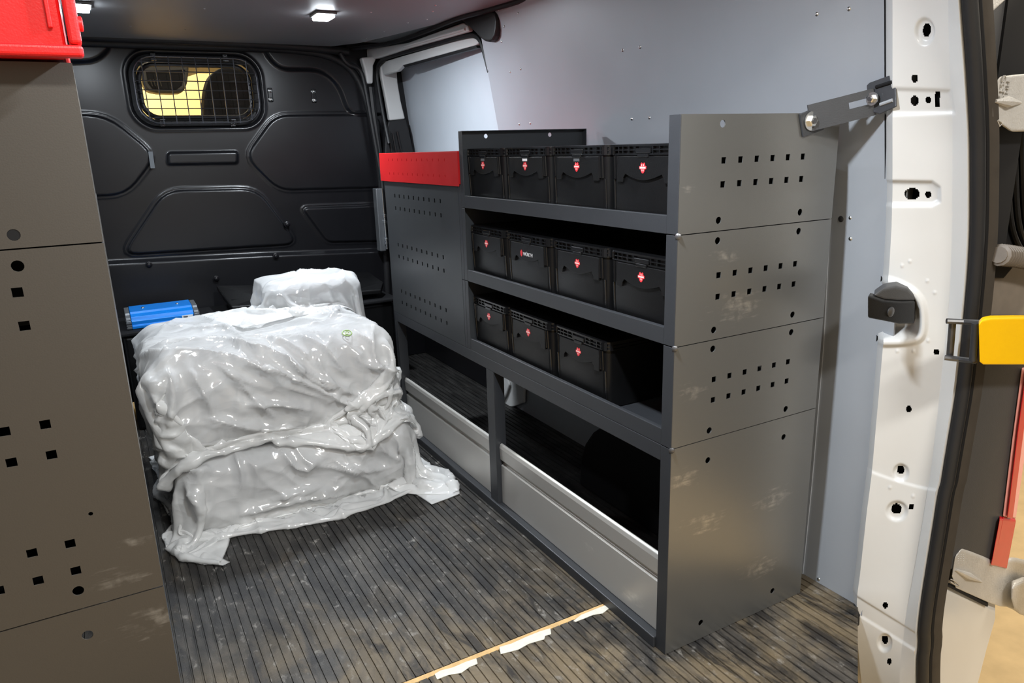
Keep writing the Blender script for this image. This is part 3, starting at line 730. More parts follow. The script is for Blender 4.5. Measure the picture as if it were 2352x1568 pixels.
# rubber seal on the flange
Rpt = Pp[::6, -1]
def along(off): return [p + np.array(off) for p in Rpt]
fl = np.stack([Rpt, Rpt + np.array([.020, -.004, 0]), Rpt + np.array([.05, .03, 0])], 1)
grid_mesh('flange', fl, 'body_white', wrear)
t4 = tag(MB().tube(along((.0150, -.010, 0)), .0130, 10).build('trim_4', 'black_rubber', smooth=True), kind='structure')
MB().tube(along((.031, -.015, 0)), .0065, 8).build('seal_lip', 'bare_black', t4, smooth=True)
oo = along((.0355, -.017, 0)); m = MB(); V = []; F = []
for i, p in enumerate(oo):
    for d in ((0, 0, 0), (.008, -.006, 0), (.022, -.008, 0), (.025, .0, 0), (.024, .02, 0), (0, .02, 0)): V.append(p + np.array(d))
for i in range(len(oo) - 1):
    for k in range(6): F.append((i * 6 + k, i * 6 + (k + 1) % 6, (i + 1) * 6 + (k + 1) % 6, (i + 1) * 6 + k))
m.add(V, F).build('seal_strip', 'dusty_rubber', t4, smooth=True)

# ================================================================ RIGHT-HAND RACKING
EX, EY, EZ = (1, 0, 0), (0, 1, 0), (0, 0, 1)
DEP = .42; L1, L2, L3, HT = .471, .678, .889, 1.10; YF = .904; YE = 1.537
T = .002
rack = empty('shelf_rack', (.21, .75, 0), 'grey steel racking with three shelves of black crates over an open base', 'shelf rack')
def end_module(z0, z1, y, sgn, holes, m='end_steel', parent=rack, x0=0, name='end_panel', top=False, fl=.030, dep=DEP):
    """end cheek: flat sheet with folded front, back (and top) flanges turning inwards"""
    mb = MB(); g = .0009
    mb.sheet((x0, y, 0), EX, EZ, (0, sgn, 0), .0015, dep, z0 + g, z1 - g, T, holes)
    o = mb.build(name, m, parent)
    f = MB(); f.box(x0, x0 + T, min(y, y + sgn * fl), max(y, y + sgn * fl), z0 + g, z1 - g)
    f.build('front_flange', 'frame_steel', o, bevel=.0008)
    f = MB(); f.box(x0 + dep - T, x0 + dep, min(y + sgn * T, y + sgn * fl), max(y + sgn * T, y + sgn * fl), z0 + g, z1 - g); f.build('back_flange', 'frame_steel', o)
    if top:
        f = MB(); f.box(x0 + T, x0 + dep - T, min(y + sgn * T, y + sgn * fl), max(y + sgn * T, y + sgn * fl), z1 - g - T, z1 - g); f.build('top_flange', 'frame_steel', o)
    return o
def hole_rows(za, zb, n=6, x0=.1065, p=.0424, w=.0115):
    return [('r', x0 + p * i, z, w, w) for z in (za, zb) for i in range(n)]
rnd4 = lambda zs: [('c', x, z, .0068) for z in zs for x in (.1, .322)]
end_module(0, L1, 0, 1, rnd4((.041, .424)))
end_module(L1, L2, 0, 1, hole_rows(.596, .553) + rnd4((.489, .660)))
end_module(L2, L3, 0, 1, hole_rows(.805, .763) + rnd4((.698, .871)))
end_module(L3, HT, 0, 1, hole_rows(1.0175, .9745) + rnd4((.909, 1.082))[0:3] + [('c', .322, .909, .0068)][:0], top=True)
for z in (L1, L2, L3):        # plugs where the cheeks meet
    MB().lathe((.004, .002, z - .002), (-.7, -.7, 0), [(0, .006), (.004, .006), (.006, .003)], 10).build('corner_plug', 'dark_zinc', rack, smooth=True)
for za, zb in ((L1, L2), (L2, L3)):
    end_module(za, zb, YF, -1, hole_rows((za + zb) / 2 + .02, (za + zb) / 2 - .02) if za else [], 'rack_steel', fl=.019)
end_module(L3, HT, YF, -1, hole_rows(1.0175, .9745) + [('c', .086, 1.084, .0062), ('c', .301, 1.084, .0062)], 'rack_steel', top=True, fl=.022)
for z in (L1, L2, L3):
    mb = MB(); mb.box(.002, DEP - .003, .004, YF - .004, z + .0015, z + .0035)
    s = mb.build('shelf', 'frame_steel', rack)
    zt = {L1: .505, L2: .712, L3: .923}[z]
    f = MB(); f.box(.0004, .0024, .0305, .8845, z + .0005, zt); f.box(.0024, .012, .031, .884, zt - .002, zt); f.build('shelf_front', 'frame_steel', s, bevel=.0007)
    f = MB(); f.box(DEP - .005, DEP - .003, .031, .884, z + .004, z + .055); f.build('shelf_back', 'frame_steel', s)
MB().box(DEP - .0025, DEP - .0005, .0305, YF - .024, L1 + .06, 1.0).build('back_panel', 'frame_steel', rack)  # back sheet added so the lit wall doesn't show through the holes
# base frame
b = MB(); b.box(.0, .030, .0305, YE, .437, L1 - .0005); b.build('base_rail', 'frame_steel', rack, bevel=.001)
b = MB(); b.box(-.006, .030, .0305, YE, .0, .026); b.build('base_rail', 'frame_steel', rack, bevel=.002)
b = MB(); b.box(.0, .034, .745, .790, .026, .437); b.build('base_post', 'frame_steel', rack, bevel=.001)
b = MB(); b.box(.0, .034, YE - .03, YE, .026, .437); b.build('base_post', 'frame_steel', rack, bevel=.001)
for y in (.745, YE - .03):
    b = MB(); b.box(.036, DEP - .02, y, y + .03, .44, .468); b.build('cross_rail', 'frame_steel', rack)
b = MB(); b.box(DEP - .03, DEP, .0305, YE, .437, .469); b.build('base_rail', 'frame_steel', rack)
MB().box(DEP - .004, DEP - .002, .0305, .70, .27, .436).build('base_dark_sheet', 'bare_black', rack)  # black sheet added for the shade seen through the end panel hole
def kick(y0, y1):
    prof = [(.014, .027), (.014, .147), (.022, .151), (.022, .160), (.012, .166), (.010, .203), (.0125, .213), (.018, .2165), (.024, .212), (.026, .205), (.026, .027)]
    m = MB(); m.prism([(x, y0, z) for x, z in prof], (0, y1 - y0, 0)); return m.build('kick_panel', 'scuffed_aluminium', rack, bevel=.0012)
kick(.034, .744); kick(.792, YE - .032)

# perforated cabinet standing on the same base
cab = empty('perforated_cabinet', (.21, 1.22, L1), 'dark grey steel cabinet with rows of square holes, red tray on top', 'cabinet')
ys = [1.053 + (1.4415 - 1.053) / 9 * i for i in range(10)]
hz = [.8995, .857, .729, .687, .5615, .5195]
MB().sheet((0, 0, 0), EY, EZ, EX, YF + .0185, YE, L1 + .001, .952, T, [('r', y, z, .0095, .0125) for y in ys for z in hz]).build('front_panel', 'rack_steel', cab)
MB().box(.0, .0022, YF + .0012, YF + .0172, L1 + .001, L2 - .001).build('edge_strip', 'frame_steel', cab, bevel=.0006)
MB().box(.0, .0022, YF + .0012, YF + .0172, L2 + .001, .952).build('edge_strip', 'frame_steel', cab, bevel=.0006)
MB().box(.003, DEP, YE - T, YE, L1 + .001, .952).build('side_panel', 'rack_steel', cab)
MB().box(.003, DEP, YF + .002, YF + .004, L1 + .001, .952).build('side_panel', 'rack_steel', cab)
MB().box(DEP - T, DEP, YF + .004, YE - T, L1 + .001, .952).build('back_panel', 'rack_steel', cab)
MB().box(.003, DEP - T, YF + .004, YE - T, L1 + .001, L1 + .004).build('bottom_panel', 'frame_steel', cab)

# red tray on the cabinet
tray = empty('metal_tray', (.2, 1.24, .953), 'red painted sheet-metal tray lying on the perforated cabinet', 'tray')
RY0, RY1 = .908, 1.562
rows = [('r', RY0 + .09 + .0428 * i, z, .004, .008) for z in (.975, 1.021) for i in range(12)]
MB().sheet((-.004, 0, 0), EY, EZ, EX, RY0, RY1, .948, 1.043, .002, rows).build('tray_front', 'red_paint', tray)
MB().sheet((DEP - .02, 0, 0), EY, EZ, EX, RY0, RY1, .954, 1.043, .002).build('tray_back', 'red_paint', tray)
MB().box(-.002, DEP - .02, RY0, RY0 + .002, .954, 1.043).build('tray_side', 'red_paint', tray)
MB().box(-.002, DEP - .02, RY1 - .002, RY1, .954, 1.043).build('tray_side', 'red_paint', tray)
MB().box(-.002, DEP - .02, RY0 + .002, RY1 - .002, .954, .956).build('tray_floor', 'red_paint', tray)
MB().box(-.004, .010, RY0, RY1, 1.0425, 1.0440).build('tray_rim', 'red_paint', tray, bevel=.0005)

# ---- bracket from the rack to the body
brk = empty('wall_bracket', hit(1862, 277, 'y', -.006), 'dark slotted steel bracket bolted to the top of the rack end panel', 'bracket')
def by(pts, y, t, name, m='bracket_steel', holes=None):
    q = [hit(u, v, 'y', y) for u, v in pts]
    return MB().prism(q, (0, -t, 0)).build(name, m, brk, bevel=.0012)
by([(1834, 262), (1880, 243), (1888, 298), (1842, 315)], -.0005, .005, 'foot_plate')
# slotted bar: four strips round a real slot, running out to the wall
a0 = hit(1872, 268, 'y', -.008); a1 = hit(2003, 235, 'x', .425)
ax_ = a1 - a0; Lb = np.linalg.norm(ax_); eu = ax_ / Lb; ev = np.array([0, 0, 1.]) - eu * eu[2]; ev /= np.linalg.norm(ev); en = np.cross(eu, ev)
MB().sheet(a0, eu, ev, en, -.012, Lb + .004, -.025, .025, .004, [('r', Lb * .76, .004, Lb * .34, .012)]).build('slotted_bar', 'bracket_steel', brk)
p0 = hit(1993, 240, 'x', .425)
def wx_off(p): return p[1]
ww = [hit(u, v, 'x', .425) for u, v in ((1990, 196), (1996, 190), (2056, 168), (2058, 245), (2020, 262), (2004, 258), (1992, 240))]
MB().prism(ww, (.004, 0, 0)).build('wall_plate', 'bracket_steel', brk, bevel=.0015)
for (a, b_) in (((2012, 200), (2050, 188)), ((2022, 240), (2050, 230))):
    MB().cyl(hit(*a, 'x', .424), hit(*b_, 'x', .424), .0035, 8).build('plate_slot', 'lining_grey' if a[1] > 220 else 'bare_black', brk)
def hexbolt(c, n, r, parent, m='zinc'):
    c = np.array(c); n = np.array(n, float)
    w = MB().lathe(c, n, [(0, r * 1.55), (.002, r * 1.55)], 20).build('washer', m, parent, smooth=True)
    MB().lathe(c + n * .002, n, [(0, r), (.005, r), (.0065, r * .8)], 6).build('bolt_head', m, parent)
    MB().lathe(c + n * .0085, n, [(0, r * .5), (.002, r * .5)], 10).build('bolt_tip', 'dark_zinc', parent, smooth=True)
hexbolt(hit(1862, 278, 'y', -.0065), (0, -1, 0), .0115, brk)
hexbolt(hit(2004, 227, 'x', .4175), (-1, 0, 0), .008, brk)

# ================================================================ CRATES
CW, CD, CH = .2165, .385, .158
def rounded_rect(w0, w1, x0, x1, r, k=4):
    pts = []
    for (cy, cx, a0) in ((w1 - r, x1 - r, 0), (w0 + r, x1 - r, 90), (w0 + r, x0 + r, 180), (w1 - r, x0 + r, 270)):
        for i in range(k + 1):
            a = math.radians(a0 + 90 * i / k); pts.append((cx + r * math.sin(a), cy + r * math.cos(a)))
    return pts
def make_crate():
    c = empty('crate')
    # tapered body, front towards -x, origin under the middle of the front
    m = MB(); V = []; F = []; rings = [(0, .010), (.003, .0075), (.10, .0045), (CH - .020, .0035)]
    for z, ins in rings:
        for (x, y) in rounded_rect(-CW / 2 + ins, CW / 2 - ins, ins, CD - ins, .016): V.append((x, y, z))
    n = len(V) // len(rings)
    for i in range(len(rings) - 1):
        for k in range(n): F.append((i * n + k, i * n + (k + 1) % n, (i + 1) * n + (k + 1) % n, (i + 1) * n + k))
    F += [tuple(range(n))[::-1], tuple(range((len(rings) - 1) * n, len(rings) * n))]
    body = m.add(V, F).build('body', 'black_plastic', c, smooth=True)
    # vertical corner ribs under the lid
    for y in (-CW / 2 + .018, -CW / 2 + .027, CW / 2 - .018, CW / 2 - .027):
        MB().cyl((.0035, y, .092), (.0015, y, CH - .0215), .0030, 8).build('corner_rib', 'lid_plastic', body, smooth=True)
    for y in (-CW / 2 + .012, CW / 2 - .012):
        MB().cyl((.010, y, .004), (.006, y, .09), .0022, 6).build('edge_bead', 'lid_plastic', body, smooth=True)
    # lid: top plate, rim with two rows of pockets
    lid = MB(); zt = CH
    for (z0, z1, ins) in ((zt - .004, zt, .0005), (zt - .020, zt - .0172, .0005), (zt - .0118, zt - .0098, .0008)):
        pts = rounded_rect(-CW / 2 + ins, CW / 2 - ins, ins, CD - ins, .017)
        lid.prism([(x, y, z0) for x, y in pts], (0, 0, z1 - z0))
    pts = rounded_rect(-CW / 2 + .005, CW / 2 - .005, .005, CD - .005, .014)
    lid.prism([(x, y, zt - .019) for x, y in pts], (0, 0, .0185))
    lo = lid.build('lid', 'lid_plastic', c, smooth=True)
    for y in (-.086, -.070, -.045, -.026, .026, .045, .064, .078):
        MB().box(.0006, .006, y - .0009, y + .0009, zt - .0175, zt - .0035).build('lid_rib', 'lid_plastic', lo)
    for s in (-1, 1):
        m = MB(); q = rounded_rect(-CW / 2, CW / 2, 0, CD, .018)
        q = [(x, y) for x, y in q if y * s > CW / 2 - .021 and x < .025]
        q.sort(key=lambda p: p[0] - p[1] * s * .5)
        m.prism([(x, y, zt - .0195) for x, y in q] + [(.020, s * (CW / 2 - .020), zt - .0195)], (0, 0, .0175)); m.build('lid_corner', 'lid_plastic', lo, smooth=True)
    for k in range(5):
        x = .06 + k * .065
        MB().box(x, x + .002, -CW / 2 + .0006, -CW / 2 + .006, zt - .0175, zt - .0035).build('lid_rib', 'lid_plastic', lo)
    # clip
    MB().box(-.0015, .006, -.022, .022, zt - .0165, zt - .0075).box(-.0025, .004, -.016, .016, zt - .0245, zt - .0175).build('clip', 'lid_plastic', c, bevel=.001)
    # handle plate with scalloped lower edge
    zt2, zs, w = CH - .0225, .0865, .081
    pts = [(-w, zt2), (-w, zs), (-.062, zs), (-.0605, zs + .008), (-.054, zs + .0155)]
    pts += [(y, zs + .0045 + .011 * (abs(y) / .054) ** 1.8) for y in np.linspace(-.048, .048, 13)]
    pts += [(.054, zs + .0155), (.0605, zs + .008), (.062, zs), (w, zs), (w, zt2)]
    hp = MB(); hp.prism([(-.0005, y, z) for y, z in pts], (.008, 0, 0)).build('handle_plate', 'black_plastic', c, bevel=.0008)
    return c
def emblem(c):
    s = 1.25; z0 = .1145
    out = [(-.0030, .0075), (-.0052, .0055), (-.0048, .0030), (-.0080, .0022), (-.0080, -.0022), (-.0048, -.0028), (-.0040, -.0055), (-.0015, -.0085)]
    out = out + [(-a, b) for a, b in out[::-1]] 
    out = out[:len(out)] ; top = [(.0, .0052)]
    pts = [(a, b) for a, b in out] + top
    e = MB().prism([(-.0011, -a * s, z0 + b_ * s) for a, b_ in pts], (.0008, 0, 0)).build('emblem', 'emblem_red', c)
    MB().box(-.0014, -.0010, -.0086, .0086, z0 - .0016, z0 + .0016).build('emblem_band', 'emblem_pale', e)
    for (a, b_) in ((.0028, .0045), (-.0028, .0045), (.002, -.0050), (-.002, -.0050)):
        MB().box(-.0013, -.0010, a - .0006, a + .0006, z0 + b_ - .0018, z0 + b_ + .0018).build('emblem_stroke', 'emblem_pale', e)
    return e
def text_part(name, s, size, loc, rot, m, parent, ext=.0002):
    cu = bpy.data.curves.new(name, 'FONT'); cu.body = s; cu.size = size; cu.extrude = ext; cu.align_x = 'CENTER'
    o = bpy.data.objects.new(name, cu); C.objects.link(o)
    bpy.context.view_layer.update()
    me = bpy.data.meshes.new_from_object(o); bpy.data.objects.remove(o)
    mt = Matrix.Translation(loc) @ rot.to_4x4()
    me.transform(mt); me.materials.clear(); me.materials.append(MATS[m])
    o = bpy.data.objects.new(name, me); C.objects.link(o); o.parent = parent; o.matrix_parent_inverse = Matrix.Translation(parent.location).inverted()
    return o
FACE = Matrix(((0, 0, -1), (-1, 0, 0), (0, 1, 0)))        # text facing -x, reading left to right
proto = make_crate(); proto_plain = copy_tree(proto)
emblem(proto)
plates = MB().box(-.0012, -.0004, -.009, .009, .1235, .1275)
rowz = {'top': L3 + .0036, 'mid': L2 + .0036, 'bot': L1 + .0036}
where = {'top': 'top shelf', 'mid': 'middle shelf', 'bot': 'lowest shelf'}
posn = ['against the rack end panel', 'second from the rack end panel', 'third from the rack end panel', 'beside the perforated cabinet']
rj = random.Random(4); first = True
for r in ('top', 'mid', 'bot'):
    for k in range(4):
        if r == 'bot' and k == 0: continue
        yc = .115 + k * .2245 + rj.uniform(-.0015, .0015)
        if k == 0: yc = .1155
        special = (r == 'mid' and k == 2)
        if special: o = proto_plain
        elif first: o = proto; first = False
        else: o = copy_tree(proto)
        o.location = (.0128 + rj.uniform(0, .004), yc, rowz[r])
        if r == 'bot' and k == 1: lab = 'black lidded plastic crate on the lowest shelf, next to the empty space'
        elif special: lab = 'black lidded plastic crate with white lettering on the middle shelf'
        else: lab = 'black lidded plastic crate on the %s, %s' % (where[r], posn[k])
        tag(o, lab, 'crate', 'black lidded crates on the racking')
        if special:
            bpy.context.view_layer.update()
            text_part('lettering', 'W\u00dcRTH', .0125, Vector((o.location.x - .0008, yc - .006, o.location.z + .105)), FACE, 'print_white', o)
            x = o.location.x
            MB().prism([(x - .0009, yc + .026 + a, o.location.z + .110 + b_) for a, b_ in ((0, .009), (.005, .003), (.004, -.004), (0, -.009), (-.004, -.004), (-.005, .003))], (.0006, 0, 0)).build('emblem', 'emblem_red', o)
        if r == 'top' and k in (1, 2, 3):
            x = o.location.x; z = o.location.z
            MB().box(x - .0016, x - .0008, yc - .0105, yc + .0105, z + .1255, z + .1315).build('label_strip', 'print_white' if k == 2 else 'grey_alloy', o)

# ================================================================ LEFT-HAND RACKING (its end towards the doors)
YLR = .028
lrack = empty('shelf_rack', (XL - .21, .7, 0), 'grey steel racking end, shaded tone, with a red box on top', 'shelf rack')
def lmod(z0, z1, holes, name='end_panel', m='left_steel_shaded'):
    mb = MB(); mb.sheet((XL, YLR, 0), (-1, 0, 0), EZ, EY, 0, DEP, z0 + .0009, z1 - .0009, T, holes); o = mb.build(name, m, lrack)
    MB().box(XL - T, XL, YLR + T, YLR + .03, z0 + .0009, z1 - .0009).build('front_flange', 'frame_steel', o)
    MB().box(XL - DEP, XL - DEP + T, YLR + T, YLR + .03, z0 + .0009, z1 - .0009).build('back_flange', 'frame_steel', o)
LT = 1.163
lrow = lambda za, zb: [('r', .098 + .0424 * i, z, .0115, .0115) for z in (za, zb) for i in range(6)]
lmod(0, L1, [('c', .1, .43, .0068), ('c', .322, .43, .0068), ('c', .1, .041, .0068), ('c', .322, .041, .0068)])
lmod(L1, .954, lrow(.903, .862) + lrow(.735, .694) + lrow(.568, .528) + [('c', .0925, .934, .0068), ('c', .1, .4985, .0068), ('c', .322, .934, .0068), ('c', .322, .4985, .0068), ('c', .069, .603, .0028)])
lmod(.954, LT, [('c', .09, .9705, .0068), ('c', .322, .9705, .0068)])
MB().lathe((XL - .09, YLR + .0035, .9705), (0, -1, 0), [(0, .0066), (.0032, .0066)], 14).build('plug', 'bare_black', lrack)
MB().box(XL - T, XL, YLR + .0305, 1.55, .435, .951).build('side_panel', 'rack_steel_left', lrack)
MB().box(XL - T, XL, YLR + .0305, .95, .955, LT).build('side_panel', 'rack_steel_left', lrack)
MB().box(XL - .03, XL, YLR + .0305, 1.55, 0, .03).build('base_rail', 'frame_steel', lrack)
MB().box(XL - DEP, XL, .9525, 1.55, .9515, .9535).build('top_light_block', 'rack_steel_left', lrack)  # cover added to keep lamp light out of the lower module
MB().box(XL - DEP, XL - .003, .95, .952, .955, LT).build('end_panel', 'rack_steel_left', lrack)
MB().box(XL - DEP, XL - .003, 1.548, 1.55, 0, .951).build('end_panel', 'rack_steel_left', lrack)
MB().box(XL - DEP, XL - DEP + T, YLR + .031, 1.547, 0, LT - .002).build('back_panel', 'bare_black', lrack)  # added sheet, black to put the shade inside into its colour
for z in (.475, .69, .952, LT - .004):
    MB().box(XL - DEP + .003, XL - .003, YLR + .031, .949, z, z + .002).build('shelf', 'bare_black', lrack)  # shelves coloured black for the shade behind the holes
for z in (.7015, .5585): MB().box(XL - DEP + .03, XL - .03, YLR + .05, YLR + .056, z - .003, z + .003).build('shelf_edge', 'white_adhesive', lrack)

# red box on the left racking: side wall framed by a raised rim
rb = empty('storage_box', (XL - .2, .25, LT), 'bright red plastic storage box with a raised rim on the left racking', 'box')
y0 = YLR - .045; x1 = -.8915; x0 = x1 - .46; z0 = LT + .0005; z1 = z0 + .30
MB().box(x0 + .012, x1 - .0160, y0 + .008, .46, z0 + .002, z1 - .002).build('body', 'red_plastic', rb, bevel=.006, seg=3)
MB().box(x0, x1, y0, y0 + .020, z0, z0 + .013).build('rim', 'red_plastic', rb, bevel=.004, seg=3)
MB().box(x1 - .013, x1, y0, y0 + .028, z0 + .0135, z1).build('rim', 'red_plastic', rb, bevel=.004, seg=3)
MB().box(x0, x0 + .013, y0, y0 + .028, z0 + .0135, z1).build('rim', 'red_plastic', rb, bevel=.004, seg=3)
MB().box(x0 + .0135, x1 - .0135, y0, y0 + .028, z1 - .013, z1).build('rim', 'red_plastic', rb, bevel=.004, seg=3)
MB().box(x1 - .0300, x1 - .0255, y0 + .002, y0 + .0085, z0 + .03, z1 - .02).build('rib', 'red_plastic', rb, bevel=.001)
MB().lathe((x1, y0 + .012, z0 + .036), (1, 0, 0), [(0, .008), (.003, .008), (.004, .006)], 14).build('pivot', 'red_plastic', rb, smooth=True)

# ================================================================ THINGS BY THE BULKHEAD
case = empty('equipment_case', (-.40, 2.25, 0), 'low black plastic case along the foot of the bulkhead', 'case')
MB().box(-.90, .20, 2.10, 2.40, 0, .385).build('case_body', 'black_plastic', case, bevel=.012, seg=3)
MB().box(-.92, .22, 2.09, 2.42, .386, .405).build('case_lid', 'bare_black', case, bevel=.006, seg=2)
for (xa, xb) in ((-.51, -.36), (-.02, .18)):
    m = MB(); m.prism([(xa, 2.20, .47), (xa + .02, 2.12, .43), (xb - .03, 2.11, .425), (xb, 2.16, .452), (xb, 2.36, .47), (xa, 2.36, .485)], (0, 0, .02)); m.build('case_flap', 'black_plastic', case, bevel=.004)
    MB().box(xa + .03, xb - .03, 2.18, 2.34, .405, .468).build('flap_support', 'bare_black', case)
inv = empty('power_inverter', (-.74, 2.22, .406), 'bright blue ribbed metal power unit with grey ends on the black case', 'power unit')
bx0, bx1 = -.862, -.635; by0, by1 = 2.13, 2.30; bz = .4065
prof = [(by0, bz), (by0, bz + .012), (by0 + .006, bz + .014), (by0 + .006, bz + .030), (by0 + .012, bz + .034), (by0 + .016, bz + .046), (by0 + .045, bz + .052), (by0 + .05, bz + .060), (by1 - .01, bz + .064), (by1, bz + .05), (by1, bz)]
ib = MB(); ib.prism([(bx0, y, z) for y, z in prof], (bx1 - bx0, 0, 0)); ib.build('housing', 'blue_paint', inv, bevel=.002)
for xa, xb in ((bx0 - .018, bx0 - .001), (bx1 + .001, bx1 + .020)):
    e = MB(); e.prism([(xa, y, z - .003 if z > bz + .02 else z) for y, z in prof], (xb - xa, 0, 0)); e.build('end_cap', 'grey_alloy', inv, bevel=.002)
    for j in range(4): MB().box(xa - .001, xb + .001, by0 - .003, by0 + .004, bz + .004 + j * .010, bz + .008 + j * .010).build('fin', 'grey_alloy', inv)
for x in (bx0 + .05, bx1 - .05): MB().lathe((x, by0 + .10, bz + .060), (0, -.3, 1), [(0, .006), (.004, .006), (.006, .003)], 10).build('screw', 'zinc', inv, smooth=True)
pl = MB(); pl.prism([(bx1 - .045, by0 + .0058, bz + .0145), (bx1 - .004, by0 + .0058, bz + .0145), (bx1 - .004, by0 + .0058, bz + .0295), (bx1 - .045, by0 + .0058, bz + .0295)], (0, -.0006, 0)); pl = pl.build('type_label', 'print_white', inv)
MB().box(bx1 - .040, bx1 - .024, by0 + .0046, by0 + .0050, bz + .018, bz + .026).build('label_print', 'grey_alloy', pl)
# ================================================================ CAB SEEN THROUGH THE BULKHEAD WINDOW
seat = empty('cab_seat', (-.2, 3.05, 0), 'dark fabric seat back seen through the wire grille', 'seat')
q = [hit(u, v, 'y', 3.0) for u, v in ((470, 300), (468, 230), (476, 185), (492, 162), (520, 152), (560, 158), (600, 175), (620, 300), (620, 420), (470, 420))]
MB().prism(chaikin(q, 2), (0, .14, 0)).build('backrest', 'seat_fabric', seat, bevel=.02, seg=3)
MB().box(-.30, .25, 2.95, 3.45, .0, .25).build('seat_base', 'seat_fabric', seat, bevel=.03, seg=3)
q = [hit(u, v, 'y', 2.995) for u, v in ((527, 186), (542, 185), (542, 188), (527, 189))]
MB().prism(q, (0, -.002, 0)).build('seat_tag', 'print_grey', seat)
con = empty('overhead_console', (-.6, 3.4, 1.5), 'dark rounded console hanging from the cab roof behind the wire grille', 'console')
q = [hit(u, v, 'y', 3.4) for u, v in ((318, 120), (322, 170), (330, 200), (345, 213), (410, 215), (424, 208), (432, 185), (436, 120))]
MB().prism(chaikin(q, 1), (0, .12, 0)).build('console_body', 'cab_trim', con, bevel=.012, seg=3)
q = [hit(u, v, 'y', 3.4) for u, v in ((335, 163), (339, 190), (350, 204), (405, 206), (418, 196), (426, 160))]
MB().prism(q, (0, -.006, 0)).build('console_screen', 'bare_black', con, bevel=.004)
for k in range(4):
    u = 345 + k * 7; MB().cyl(hit(u, 182, 'y', 3.39), hit(u + 5, 198, 'y', 3.39), .003, 6).build('console_slat', 'cab_trim', con)
# headliner of the cab
tag(MB().prism([hit(u, v, 'y', 3.6) for u, v in ((300, 100), (300, 152), (455, 156), (480, 148), (620, 150), (620, 100))], (0, .5, 0)).build('trim_5', 'cab_trim'), kind='structure')

# ================================================================ LIGHTS ON THE VAN CEILING
def ceiling_light(p, lab, energy):
    t = empty('ceiling_light', p, lab, 'light')
    MB().box(p[0] - .035, p[0] + .035, p[1] - .05, p[1] + .05, p[2] - .010, p[2] - .0005).build('housing', 'grey_alloy', t, bevel=.003)
    MB().box(p[0] - .028, p[0] + .028, p[1] - .043, p[1] + .043, p[2] - .020, p[2] - .0105).build('lens', 'glow', t, bevel=.004, seg=3)
    l = bpy.data.lights.new('led', 'AREA'); l.shape = 'RECTANGLE'; l.size = .05; l.size_y = .08; l.energy = energy; l.color = (.86, .93, 1.0)
    o = bpy.data.objects.new('led', l); C.objects.link(o); o.parent = t; o.matrix_parent_inverse = Matrix.Translation(t.location).inverted()
    o.location = (p[0], p[1], p[2] - .024)
    return t
pA = hit(742, 30, 'z', ZC); pB = hit(180, 8, 'z', ZC)
ceiling_light(pA, 'small bright ceiling lamp in open view above the plastic bags', 17)
ceiling_light(np.array([XC + .02, -.14, ZC]), 'ceiling lamp at the rear edge of the van ceiling', 22)
ceiling_light(pB, 'bright ceiling lamp half hidden by the red storage box', 6)

